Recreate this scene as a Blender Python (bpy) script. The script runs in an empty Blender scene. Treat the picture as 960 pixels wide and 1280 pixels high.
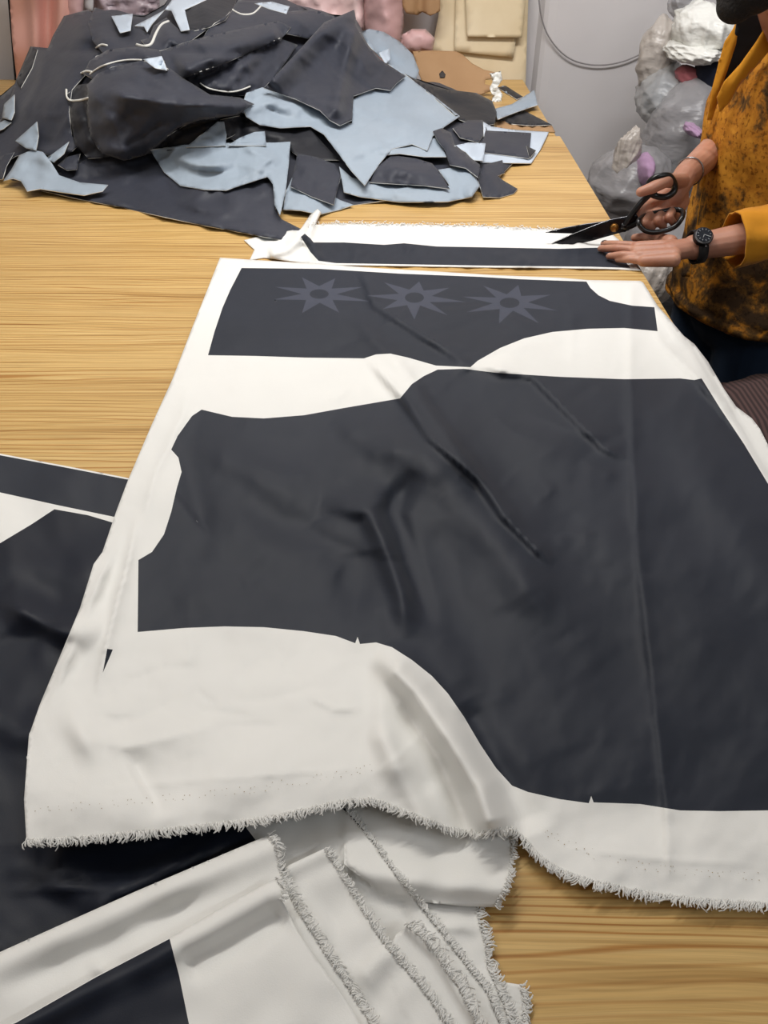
import bpy, bmesh, math, random
import numpy as np
from mathutils import Vector, Matrix, geometry
from mathutils.bvhtree import BVHTree

# ------------------------------------------------------------------ camera, light, exposure
SC = bpy.context.scene
COL = SC.collection
T = 1.00            # height of the cutting table's top
H = 0.68            # camera above the table top
F = 1000.0          # focal length, pixels of a 960x1280 frame
PITCH = math.radians(39.8)
cs, sn = math.cos(PITCH), math.sin(PITCH)
cd = bpy.data.cameras.new('camera'); cam = bpy.data.objects.new('camera', cd); COL.objects.link(cam)
cd.sensor_fit = 'VERTICAL'; cd.sensor_height = 36.0; cd.lens = 36.0 * F / 1280.0
cd.clip_start = 0.02; cd.clip_end = 50
cam.location = (0, 0, T + H); cam.rotation_euler = (math.pi / 2 - PITCH, 0, 0)
SC.camera = cam
SC.view_settings.view_transform = 'Standard'; SC.view_settings.look = 'None'
SC.view_settings.gamma = 1.0; SC.view_settings.use_curve_mapping = False
SC.view_settings.exposure = 0.0
w = bpy.data.worlds.new('room_air'); SC.world = w; w.use_nodes = True
w.node_tree.nodes['Background'].inputs[0].default_value = (0.9, 0.93, 1.0, 1)
w.node_tree.nodes['Background'].inputs[1].default_value = 0.3

def area(name, loc, size, power, color, target):
    d = bpy.data.lights.new(name, 'AREA'); d.shape = 'RECTANGLE'; d.size, d.size_y = size
    d.energy = power; d.color = color
    o = bpy.data.objects.new(name, d); COL.objects.link(o); o.location = loc
    o.rotation_euler = (Vector(target) - Vector(loc)).to_track_quat('-Z', 'Y').to_euler()
    return o
area('ceiling_tube_light', (-0.35, 1.85, 2.85), (1.2, 0.12), 27, (1.0, 0.97, 0.91), (-0.1, 1.5, 1.0))
area('ceiling_tube_light', (-1.3, 0.9, 2.85), (0.12, 1.2), 13, (0.97, 0.98, 1.0), (-0.3, 0.9, 1.0))
area('ceiling_tube_light', (0.5, 1.9, 2.8), (1.2, 0.12), 26, (0.99, 0.98, 1.0), (0.5, 3.5, 1.3))
area('ceiling_tube_light', (1.5, -0.4, 2.85), (1.2, 0.12), 9, (0.9, 0.95, 1.0), (0.6, 1.0, 1.0))

# ------------------------------------------------------------------ materials
def lin(c):
    return tuple(((v / 255) / 12.92 if v / 255 <= 0.04045 else ((v / 255 + 0.055) / 1.055) ** 2.4) for v in c) + (1,)

def new_mat(name, rgb, rough=0.7, **kw):
    m = bpy.data.materials.new(name); m.use_nodes = True
    b = m.node_tree.nodes['Principled BSDF']
    b.inputs['Base Color'].default_value = lin(rgb); b.inputs['Roughness'].default_value = rough
    for k, v in kw.items():
        b.inputs[k.replace('_', ' ')].default_value = v
    return m

def nd(m, t, **kw):
    n = m.node_tree.nodes.new(t)
    for k, v in kw.items():
        if k in n.inputs: n.inputs[k].default_value = v
        else: setattr(n, k, v)
    return n

def lk(m, a, b): m.node_tree.links.new(a, b)

def coords(m, scale=(1, 1, 1), kind='Object'):
    tc = nd(m, 'ShaderNodeTexCoord'); mp = nd(m, 'ShaderNodeMapping'); mp.inputs['Scale'].default_value = scale
    lk(m, tc.outputs[kind], mp.inputs['Vector']); return mp.outputs['Vector']

def ramp(m, fac, stops):
    r = nd(m, 'ShaderNodeValToRGB'); cr = r.color_ramp
    while len(cr.elements) < len(stops): cr.elements.new(0.5)
    for e, (p, c) in zip(cr.elements, stops):
        e.position = p; e.color = lin(c) if len(c) == 3 else c
    lk(m, fac, r.inputs['Fac']); return r.outputs['Color']

def add_bump(m, layers):
    """layers: (scale vector, noise scale, detail, strength, distance)"""
    b = m.node_tree.nodes['Principled BSDF']; prev = None
    for sc, ns, det, st, dist in layers:
        n = nd(m, 'ShaderNodeTexNoise'); n.inputs['Scale'].default_value = ns; n.inputs['Detail'].default_value = det
        lk(m, coords(m, sc), n.inputs['Vector'])
        bp = nd(m, 'ShaderNodeBump'); bp.inputs['Strength'].default_value = st; bp.inputs['Distance'].default_value = dist
        lk(m, n.outputs['Fac'], bp.inputs['Height'])
        if prev: lk(m, prev, bp.inputs['Normal'])
        prev = bp.outputs['Normal']
    lk(m, prev, b.inputs['Normal'])

def tint(m, ns, lo, hi, detail=4, scale=(1, 1, 1)):
    n = nd(m, 'ShaderNodeTexNoise'); n.inputs['Scale'].default_value = ns; n.inputs['Detail'].default_value = detail
    lk(m, coords(m, scale), n.inputs['Vector'])
    lk(m, ramp(m, n.outputs['Fac'], [(0.3, lo), (0.7, hi)]), m.node_tree.nodes['Principled BSDF'].inputs['Base Color'])

M = {}
def cloth_mat(name, lo, hi, rough, sheen=0.0, spec=0.5, wr=0.25):
    m = new_mat(name, hi, rough); b = m.node_tree.nodes['Principled BSDF']
    b.inputs['Sheen Weight'].default_value = sheen; b.inputs['Sheen Roughness'].default_value = 0.45
    b.inputs['Specular IOR Level'].default_value = spec
    tint(m, 3.0, lo, hi)
    add_bump(m, [((1, 1, 1), 9, 3, wr, 0.02), ((1, 1, 1), 900, 1, 0.12, 0.0006)])
    M[name] = m; return m
cloth_mat('white_cloth', (229, 228, 224), (236, 235, 231), 0.62, 0.05, 0.35, 0.16)
cloth_mat('dark_print', (29, 34, 45), (34, 39, 51), 0.62, 0.06, 0.34, 0.07)
cloth_mat('star_print', (58, 62, 76), (64, 68, 82), 0.62, 0.06, 0.34, 0.07)
cloth_mat('navy_print', (13, 19, 33), (18, 25, 40), 0.55, 0.05, 0.3, 0.07)
cloth_mat('charcoal', (40, 43, 54), (48, 51, 63), 0.6, 0.12, 0.4, 0.15)
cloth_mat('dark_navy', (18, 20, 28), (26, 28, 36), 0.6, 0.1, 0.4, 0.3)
cloth_mat('blue_grey', (142, 155, 168), (158, 170, 182), 0.6, 0.1, 0.4, 0.25)
cloth_mat('pale_blue', (178, 190, 204), (198, 208, 220), 0.6, 0.1, 0.4, 0.2)
cloth_mat('cut_edge', (205, 205, 200), (225, 223, 215), 0.8, 0.0, 0.2, 0.1)
cloth_mat('pink_satin', (216, 158, 144), (228, 176, 162), 0.32, 0.1, 0.6, 0.06)
cloth_mat('pale_pink', (222, 190, 188), (234, 204, 200), 0.5, 0.1, 0.5, 0.5)
cloth_mat('rose_pink', (196, 156, 154), (208, 170, 168), 0.5, 0.1, 0.5, 0.3)
cloth_mat('mauve_wrap', (150, 128, 134), (196, 180, 186), 0.3, 0.0, 0.6, 0.6)
cloth_mat('thread', (248, 247, 244), (252, 251, 248), 0.8, 0.0, 0.2, 0.0)
cloth_mat('jeans', (22, 36, 56), (40, 58, 82), 0.85, 0.1, 0.2, 0.3)
cloth_mat('black_tee', (30, 31, 34), (44, 45, 48), 0.9, 0.1, 0.2, 0.3)
cloth_mat('mustard', (196, 128, 22), (212, 146, 34), 0.8, 0.1, 0.3, 0.5)
cloth_mat('red_cloth', (142, 78, 84), (160, 96, 100), 0.8, 0.1, 0.3, 0.5)
cloth_mat('black_stuff', (16, 17, 22), (28, 29, 34), 0.8, 0.1, 0.3, 0.5)
cloth_mat('lilac_cloth', (158, 126, 156), (178, 148, 178), 0.7, 0.1, 0.3, 0.5)
cloth_mat('navy_sack', (8, 14, 30), (14, 22, 44), 0.75, 0.1, 0.3, 0.5)

m = new_mat('wood', (200, 160, 95), 0.42); M['wood'] = m; b = m.node_tree.nodes['Principled BSDF']
wob = nd(m, 'ShaderNodeTexNoise'); wob.inputs['Scale'].default_value = 1.0; wob.inputs['Detail'].default_value = 2
lk(m, coords(m, (1.6, 7, 1)), wob.inputs['Vector'])
sub = nd(m, 'ShaderNodeMath', operation='MULTIPLY'); sub.inputs[1].default_value = 0.085; lk(m, wob.outputs['Fac'], sub.inputs[0])
cmb = nd(m, 'ShaderNodeCombineXYZ'); lk(m, sub.outputs[0], cmb.inputs['Y'])
tc = nd(m, 'ShaderNodeTexCoord'); ad = nd(m, 'ShaderNodeVectorMath', operation='ADD')
lk(m, tc.outputs['Object'], ad.inputs[0]); lk(m, cmb.outputs[0], ad.inputs[1])
def grain(sc, det, rough=0.6):
    mp = nd(m, 'ShaderNodeMapping'); mp.inputs['Scale'].default_value = sc; lk(m, ad.outputs[0], mp.inputs['Vector'])
    n = nd(m, 'ShaderNodeTexNoise'); n.inputs['Scale'].default_value = 1; n.inputs['Detail'].default_value = det
    n.inputs['Roughness'].default_value = rough; lk(m, mp.outputs[0], n.inputs['Vector']); return n.outputs['Fac']
c1 = ramp(m, grain((1.3, 115, 1), 4, 0.55), [(0.30, (178, 138, 78)), (0.40, (204, 166, 102)), (0.46, (216, 179, 114)), (0.6, (223, 188, 124)), (0.7, (230, 198, 136))])
c2 = ramp(m, grain((7, 420, 1), 3), [(0.3, (175, 170, 160)), (0.6, (255, 255, 255))])
c3 = ramp(m, grain((0.35, 9, 1), 3), [(0.3, (228, 222, 212)), (0.7, (255, 255, 255))])
mx = nd(m, 'ShaderNodeMix', data_type='RGBA', blend_type='MULTIPLY'); mx.inputs[0].default_value = 0.42
lk(m, c1, mx.inputs[6]); lk(m, c2, mx.inputs[7])
nn = grain((1.1, 13, 1), 2, 0.5); m4 = nd(m, 'ShaderNodeMath', operation='MULTIPLY'); m4.inputs[1].default_value = 5.5; lk(m, nn, m4.inputs[0])
sy = nd(m, 'ShaderNodeSeparateXYZ'); lk(m, tc.outputs['Object'], sy.inputs[0]); my = nd(m, 'ShaderNodeMath', operation='MULTIPLY_ADD'); my.inputs[1].default_value = 96.0
lk(m, sy.outputs['Y'], my.inputs[0]); lk(m, m4.outputs[0], my.inputs[2]); pp_ = nd(m, 'ShaderNodeMath', operation='PINGPONG'); pp_.inputs[1].default_value = 0.5; lk(m, my.outputs[0], pp_.inputs[0])
fz = nd(m, 'ShaderNodeMath', operation='MULTIPLY_ADD'); fz.inputs[1].default_value = 0.22; lk(m, grain((5, 300, 1), 3), fz.inputs[0]); lk(m, pp_.outputs[0], fz.inputs[2])
c4 = ramp(m, fz.outputs[0], [(0.10, (204, 170, 128)), (0.17, (220, 192, 156)), (0.28, (255, 255, 255))])
mx5 = nd(m, 'ShaderNodeMix', data_type='RGBA', blend_type='MULTIPLY'); lk(m, mx.outputs[2], mx5.inputs[6]); lk(m, c4, mx5.inputs[7])
fr_ = nd(m, 'ShaderNodeMapRange'); fr_.inputs['From Min'].default_value = 0.4; fr_.inputs['From Max'].default_value = 0.6; fr_.inputs['To Min'].default_value = 0.45; lk(m, grain((1.5, 20, 1), 2), fr_.inputs['Value']); lk(m, fr_.outputs[0], mx5.inputs[0]); mx = mx5
mx2 = nd(m, 'ShaderNodeMix', data_type='RGBA', blend_type='MULTIPLY'); mx2.inputs[0].default_value = 0.8
lk(m, mx.outputs[2], mx2.inputs[6]); lk(m, c3, mx2.inputs[7]); lk(m, mx2.outputs[2], b.inputs['Base Color'])

m = new_mat('wall', (206, 202, 202), 0.85); tint(m, 2.0, (202, 198, 198), (212, 208, 207)); M['wall'] = m
M['floor'] = new_mat('floor', (110, 106, 100), 0.7); tint(M['floor'], 6, (98, 94, 88), (122, 118, 110))
M['ceiling'] = new_mat('ceiling', (225, 225, 222), 0.9)
M['table_edge'] = new_mat('table_edge', (196, 150, 84), 0.5)
m = new_mat('cream_board', (212, 196, 158), 0.7); tint(m, 5, (214, 194, 156), (230, 214, 182), 6); M['cream_board'] = m
m = new_mat('kraft', (164, 128, 90), 0.75); tint(m, 8, (156, 120, 82), (170, 134, 96), 5); M['kraft'] = m
M['board_edge'] = new_mat('board_edge', (150, 128, 90), 0.8)
M['ink'] = new_mat('ink', (50, 44, 42), 0.7)
M['cable'] = new_mat('cable', (138, 134, 134), 0.6)
m = new_mat('skin', (178, 128, 104), 0.5); m.node_tree.nodes['Principled BSDF'].inputs['Subsurface Weight'].default_value = 0.08
tint(m, 14, (166, 114, 92), (188, 138, 114)); add_bump(m, [((1, 1, 1), 260, 3, 0.2, 0.001)]); M['skin'] = m
M['nail'] = new_mat('nail', (196, 150, 132), 0.3)
M['dark_nail'] = new_mat('dark_nail', (60, 44, 44), 0.35)
M['beard'] = new_mat('beard', (22, 17, 15), 0.9); add_bump(M['beard'], [((1, 1, 1), 160, 4, 0.9, 0.006)])
M['eye_white'] = new_mat('eye_white', (230, 226, 220), 0.2)
M['lips'] = new_mat('lips', (140, 84, 76), 0.5)
M['black_steel'] = new_mat('black_steel', (34, 33, 36), 0.32, Metallic=0.7)
M['black_plastic'] = new_mat('black_plastic', (18, 17, 18), 0.28)
M['brass'] = new_mat('brass', (150, 104, 48), 0.35, Metallic=0.8)
M['steel'] = new_mat('steel', (150, 152, 156), 0.25, Metallic=0.9)
M['dial'] = new_mat('dial', (28, 32, 40), 0.2)
M['lume'] = new_mat('lume', (190, 194, 196), 0.4)
M['button'] = new_mat('button', (70, 26, 22), 0.35)
M['rubber'] = new_mat('rubber', (26, 26, 28), 0.6)
m = new_mat('brown_knit', (96, 72, 68), 0.9); M['brown_knit'] = m
wv = nd(m, 'ShaderNodeTexWave', bands_direction='X'); wv.inputs['Scale'].default_value = 28; lk(m, coords(m), wv.inputs['Vector'])
lk(m, ramp(m, wv.outputs['Fac'], [(0.2, (50, 35, 34)), (0.8, (84, 62, 60))]), m.node_tree.nodes['Principled BSDF'].inputs['Base Color'])
# shirt: mustard cotton with brown-black dye blotches and specks, the lower ones widened as painted shade
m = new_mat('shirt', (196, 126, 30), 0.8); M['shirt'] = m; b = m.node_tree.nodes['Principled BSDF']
b.inputs['Specular IOR Level'].default_value = 0.25
n1 = nd(m, 'ShaderNodeTexNoise'); n1.inputs['Scale'].default_value = 17; n1.inputs['Detail'].default_value = 6; n1.inputs['Roughness'].default_value = 0.62
n1.inputs['Distortion'].default_value = 0.3; lk(m, coords(m), n1.inputs['Vector'])
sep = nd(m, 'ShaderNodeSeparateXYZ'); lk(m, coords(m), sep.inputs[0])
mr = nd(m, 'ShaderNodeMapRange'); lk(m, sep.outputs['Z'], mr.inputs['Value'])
mr.inputs['From Min'].default_value = 1.02; mr.inputs['From Max'].default_value = 0.84; mr.inputs['To Min'].default_value = 0; mr.inputs['To Max'].default_value = 0.13  # shade below arm and table, painted in by widening the dark blotches
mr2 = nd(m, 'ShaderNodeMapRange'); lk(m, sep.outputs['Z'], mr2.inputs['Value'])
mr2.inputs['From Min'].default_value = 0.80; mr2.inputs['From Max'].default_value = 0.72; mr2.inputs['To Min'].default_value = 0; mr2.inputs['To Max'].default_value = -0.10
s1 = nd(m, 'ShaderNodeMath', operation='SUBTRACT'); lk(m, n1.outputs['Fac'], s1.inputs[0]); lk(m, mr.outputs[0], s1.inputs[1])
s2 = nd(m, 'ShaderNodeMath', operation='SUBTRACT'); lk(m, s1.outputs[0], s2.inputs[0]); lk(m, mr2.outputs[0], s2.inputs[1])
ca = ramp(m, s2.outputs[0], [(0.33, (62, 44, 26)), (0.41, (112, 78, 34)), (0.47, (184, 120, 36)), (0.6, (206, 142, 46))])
n2 = nd(m, 'ShaderNodeTexNoise'); n2.inputs['Scale'].default_value = 120; n2.inputs['Detail'].default_value = 2; lk(m, coords(m), n2.inputs['Vector'])
cb = ramp(m, n2.outputs['Fac'], [(0.33, (165, 145, 115)), (0.44, (255, 255, 255))])
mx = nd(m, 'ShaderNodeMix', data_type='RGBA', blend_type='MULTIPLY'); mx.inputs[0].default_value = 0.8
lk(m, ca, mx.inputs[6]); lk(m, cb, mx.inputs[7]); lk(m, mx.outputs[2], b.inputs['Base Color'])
add_bump(m, [((1, 1, 1), 14, 3, 0.5, 0.02), ((1, 1, 1), 700, 1, 0.2, 0.001)])
# thin plastic film of the bags
def film(name, rgb, clear):
    m = new_mat(name, rgb, 0.3); b = m.node_tree.nodes['Principled BSDF']
    add_bump(m, [((1, 1, 1), 6, 3, 0.6, 0.04), ((1, 1, 2.5), 16, 3, 0.45, 0.015)])
    tr = nd(m, 'ShaderNodeBsdfTransparent'); ms = nd(m, 'ShaderNodeMixShader'); ms.inputs[0].default_value = clear
    lk(m, b.outputs[0], ms.inputs[1]); lk(m, tr.outputs[0], ms.inputs[2])
    lk(m, ms.outputs[0], m.node_tree.nodes['Material Output'].inputs['Surface']); M[name] = m
film('grey_film', (172, 170, 172), 0.42); film('taupe_film', (186, 178, 170), 0.15); film('white_film', (232, 232, 226), 0.05)
film('clear_film', (186, 186, 186), 0.40)

# ------------------------------------------------------------------ object helpers
def tag(o, label=None, cat=None, group=None, kind=None):
    if label: o['label'] = label
    if cat: o['category'] = cat
    if group: o['group'] = group
    if kind: o['kind'] = kind
    return o

def link_mesh(name, me, mats, parent=None, smooth=True):
    o = bpy.data.objects.new(name, me); COL.objects.link(o)
    for k in mats: me.materials.append(M[k])
    if smooth and len(me.polygons): me.polygons.foreach_set('use_smooth', [True] * len(me.polygons))
    if parent: o.parent = parent; o.matrix_parent_inverse = Matrix.Translation(-parent.location)
    return o

def empty(name, loc, label, cat, group=None):
    o = bpy.data.objects.new(name, None); COL.objects.link(o); o.location = loc; o.empty_display_size = 0.05
    return tag(o, label, cat, group)

def from_bm(name, bm, mats, parent=None, smooth=True):
    me = bpy.data.meshes.new(name); bm.to_mesh(me); bm.free()
    return link_mesh(name, me, mats, parent, smooth)

def bm_box(bm, lo, hi, bevel=0.0):
    c = [(a + b_) / 2 for a, b_ in zip(lo, hi)]; s = [b_ - a for a, b_ in zip(lo, hi)]
    r = bmesh.ops.create_cube(bm, size=1, matrix=Matrix.Translation(c) @ Matrix.Diagonal(s + [1]))
    if bevel:
        es = list({e for v in r['verts'] for e in v.link_edges})
        bmesh.ops.bevel(bm, geom=es, offset=bevel, segments=2, affect='EDGES')
def box(name, lo, hi, mats, parent=None, bevel=0.0):
    bm = bmesh.new(); bm_box(bm, lo, hi, bevel); return from_bm(name, bm, mats, parent, False)

def bm_capsule(bm, p1, r1, p2, r2, seg=14, flat=1.0, flat_axis=None):
    p1, p2 = Vector(p1), Vector(p2); ax = p2 - p1; L = ax.length
    ax = ax / L if L > 1e-6 else Vector((0, 0, 1))
    ref = Vector(flat_axis) if flat_axis is not None else (Vector((0, 0, 1)) if abs(ax.z) < 0.9 else Vector((1, 0, 0)))
    u = (ref - ax * ref.dot(ax)).normalized(); v = ax.cross(u)
    rings = []
    for i in range(1, 5):
        a = math.pi / 2 * i / 4; rings.append((-r1 * math.cos(a), r1 * math.sin(a)))
    for i in range(0, 4):
        a = math.pi / 2 * i / 4; rings.append((L + r2 * math.sin(a), r2 * math.cos(a)))
    vs = []
    for d, r in rings:
        vs.append([bm.verts.new(p1 + ax * d + u * (r * flat * math.cos(2 * math.pi * k / seg)) + v * (r * math.sin(2 * math.pi * k / seg))) for k in range(seg)])
    for a, b_ in zip(vs[:-1], vs[1:]):
        for k in range(seg):
            bm.faces.new((a[k], a[(k + 1) % seg], b_[(k + 1) % seg], b_[k]))
    s = bm.verts.new(p1 - ax * r1); e = bm.verts.new(p2 + ax * r2)
    for k in range(seg):
        bm.faces.new((s, vs[0][(k + 1) % seg], vs[0][k])); bm.faces.new((e, vs[-1][k], vs[-1][(k + 1) % seg]))

def bm_ellipsoid(bm, c, r, rot=None, sub=3):
    mt = Matrix.Translation(c) @ (rot.to_4x4() if rot else Matrix.Identity(4)) @ Matrix.Diagonal(list(r) + [1])
    return bmesh.ops.create_icosphere(bm, subdivisions=sub, radius=1, matrix=mt)['verts']

def bm_tube(bm, pts, rad, seg=8, closed=False, flat=1.0, up=(0, 0, 1)):
    pts = [Vector(p) for p in pts]; n = len(pts); rings = []
    rr = rad if isinstance(rad, (list, tuple)) else [rad] * n
    for i in range(n):
        a = pts[(i - 1) % n] if (closed or i > 0) else pts[0]
        c = pts[(i + 1) % n] if (closed or i < n - 1) else pts[-1]
        t = (c - a).normalized(); uu = Vector(up); uu = uu - t * uu.dot(t)
        if uu.length < 1e-4: uu = Vector((1, 0, 0)) - t * t.x
        uu.normalize(); vv = t.cross(uu)
        rings.append([bm.verts.new(pts[i] + uu * (rr[i] * flat * math.cos(2 * math.pi * k / seg)) + vv * (rr[i] * math.sin(2 * math.pi * k / seg))) for k in range(seg)])
    m_ = n if closed else n - 1
    for i in range(m_):
        a, b_ = rings[i], rings[(i + 1) % n]
        for k in range(seg): bm.faces.new((a[k], a[(k + 1) % seg], b_[(k + 1) % seg], b_[k]))
    if not closed:
        bm.faces.new(list(reversed(rings[0]))); bm.faces.new(rings[-1])

def spline(pts, n=8, closed=False):
    P_ = [Vector(p) for p in pts]; out = []; m_ = len(P_)
    for i in range(m_ if closed else m_ - 1):
        g = lambda j: P_[j % m_] if closed else P_[max(0, min(m_ - 1, j))]
        p0, p1, p2, p3 = g(i - 1), g(i), g(i + 1), g(i + 2)
        for k in range(n):
            t = k / n
            out.append(0.5 * ((2 * p1) + (p2 - p0) * t + (2 * p0 - 5 * p1 + 4 * p2 - p3) * t * t + (3 * p1 - p0 - 3 * p2 + p3) * t ** 3))
    if not closed: out.append(P_[-1])
    return out

# ------------------------------------------------------------------ measuring: where a sight line meets a height, a wall plane or the heap
def vv(py): return (640.0 - py) / F
def down(py): return sn - vv(py) * cs
def fwd(py): return cs + vv(py) * sn
def at_t(px, py, t):
    return np.stack([(px - 480.0) / F * t, fwd(py) * t, T + H - down(py) * t], -1)
def PZ(px, py, h=0.0):
    t = (H - h) / down(py); return Vector(at_t(np.float64(px), np.float64(py), t))
def PY(px, py, Y):
    t = Y / fwd(py); return Vector(at_t(np.float64(px), np.float64(py), t))
def hmode(h0): return lambda px, py, r: (H - h0 - r) / down(py)
def ymode(Y0, slope=0.0, py0=0.0): return lambda px, py, r: (Y0 + slope * (py0 - py) - r) / fwd(py)

# a map of how high the table is already covered, so that each further cloth lies on those under it
RX0, RY0, RS = -90, 270, 3.0
RAST = np.zeros((350, 480)); RASTS = [RAST]
def settle(snap, px, py, h):
    ix = np.clip((np.asarray(px, float) - RX0) / RS, 0, 478.9); iy = np.clip((np.asarray(py, float) - RY0) / RS, 0, 348.9)
    a, b_ = ix.astype(int), iy.astype(int); u, v = ix - a, iy - b_
    fl = (snap[b_, a] * (1 - u) + snap[b_, a + 1] * u) * (1 - v) + (snap[b_ + 1, a] * (1 - u) + snap[b_ + 1, a + 1] * u) * v + 0.0022
    k = 0.0022; z = np.clip((h - fl) / k, -40, 40)
    return np.where(z > 30, h, fl + k * np.log1p(np.exp(z)))
def smode(h0):
    snap = RASTS[-1]
    for _ in range(3):
        p_ = np.pad(snap, 1, mode='edge'); snap = np.maximum(snap, (p_[:-2, 1:-1] + p_[2:, 1:-1] + p_[1:-1, :-2] + p_[1:-1, 2:]) / 4)
    f = lambda px, py, r: (H - settle(snap, px, py, h0 + r)) / down(py)
    f.h0 = h0; f.snap = snap; return f
def cover(outline, mode, feats, drop=None):
    gy, gx = np.mgrid[0:350, 0:480]; gx = gx * RS + RX0; gy = gy * RS + RY0
    ins = in_poly(gx, gy, outline); r = relief(gx[ins], gy[ins], feats)
    if drop is not None: r = r + drop(gx[ins], gy[ins])
    n_ = RASTS[-1].copy(); n_[ins] = settle(mode.snap, gx[ins], gy[ins], mode.h0 + r); RASTS.append(n_)

def in_poly(px, py, poly):
    poly = np.asarray(poly, float); x0, y0 = poly[:, 0], poly[:, 1]; x1, y1 = np.roll(x0, -1), np.roll(y0, -1)
    ins = np.zeros(px.shape, bool)
    for a, b_, c, d in zip(x0, y0, x1, y1):
        if b_ == d: continue
        cond = ((b_ > py) != (d > py)) & (px < (c - a) * (py - b_) / (d - b_) + a); ins ^= cond
    return ins

def seg_dist(px, py, line):
    """distance, side and position along the polyline (0..1)"""
    L = np.asarray(line, float); best = np.full(px.shape, 1e9); side = np.ones(px.shape); pos = np.zeros(px.shape)
    ln = np.hypot(*(L[1:] - L[:-1]).T); tot = ln.sum(); acc = 0
    for i in range(len(L) - 1):
        ax, ay = L[i]; dx, dy = (L[i + 1] - L[i]); l2 = dx * dx + dy * dy + 1e-9
        u = np.clip(((px - ax) * dx + (py - ay) * dy) / l2, 0, 1)
        d = np.hypot(px - ax - u * dx, py - ay - u * dy); s = np.sign(dx * (py - ay) - dy * (px - ax))
        k = d < best; best = np.where(k, d, best); side = np.where(k, s, side); pos = np.where(k, (acc + u * ln[i]) / tot, pos)
        acc += ln[i]
    return best, side, pos

def relief(px, py, feats):
    """feats: ('c', line, amp, width left, width right) a fold; ('k', ...) a sharp crease;
       ('b', cx, cy, rx, ry, deg, amp) a swelling; ('n', amp, size, seed) soft unevenness; ('r', amp, size, seed) small ridges; ('s', line, amp, w) a step"""
    r = np.zeros(px.shape)
    for f in feats:
        if f[0] in 'ck':
            d, s, u = seg_dist(px, py, f[1]); wd = np.where(s > 0, f[3], f[4])
            e = np.exp(-(d / wd) ** 2) if f[0] == 'c' else np.exp(-d / wd)
            tp = f[5] if len(f) > 5 else 0.25
            r += f[2] * e * np.clip(u / tp + 0.02, 0, 1) * np.clip((1 - u) / tp + 0.02, 0, 1) if tp > 0 else f[2] * e
        elif f[0] == 's':
            d, s, u = seg_dist(px, py, f[1]); r += f[2] / (1 + np.exp(-np.clip(d * s / f[3], -30, 30)))
        elif f[0] == 'b':
            a = math.radians(f[5]); dx, dy = px - f[1], py - f[2]
            X = (dx * math.cos(a) + dy * math.sin(a)) / f[3]; Y = (-dx * math.sin(a) + dy * math.cos(a)) / f[4]
            r += f[6] * np.exp(-(X * X + Y * Y))
        elif f[0] in 'nr':
            rs = np.random.RandomState(f[3]); acc = np.zeros(px.shape)
            for _ in range(9):
                an = rs.uniform(0, math.pi); k = 2 * math.pi / (f[2] * rs.uniform(0.7, 1.8)); ph = rs.uniform(0, 6.28)
                wv_ = np.sin(k * (px * math.cos(an) + py * math.sin(an)) + ph + 1.2 * np.sin(k * 0.43 * (py * math.cos(an) - px * math.sin(an)) + ph * 2))
                acc += wv_ if f[0] == 'n' else (1 - np.abs(wv_)) ** 2 - 0.4
            r += f[1] * acc / 3.0
    return r

def densify(poly, step, closed=True):
    out = []; n = len(poly)
    for i in range(n if closed else n - 1):
        a, b_ = poly[i], poly[(i + 1) % n]; d = math.hypot(b_[0] - a[0], b_[1] - a[1]); k = max(1, int(round(d / step)))
        for j in range(k): out.append((a[0] + (b_[0] - a[0]) * j / k, a[1] + (b_[1] - a[1]) * j / k))
    if not closed: out.append(tuple(poly[-1]))
    return out

def smooth_poly(poly, n=3):
    return [(p.x, p.y) for p in spline([(a, b_, 0) for a, b_ in poly], n, True)]

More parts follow.
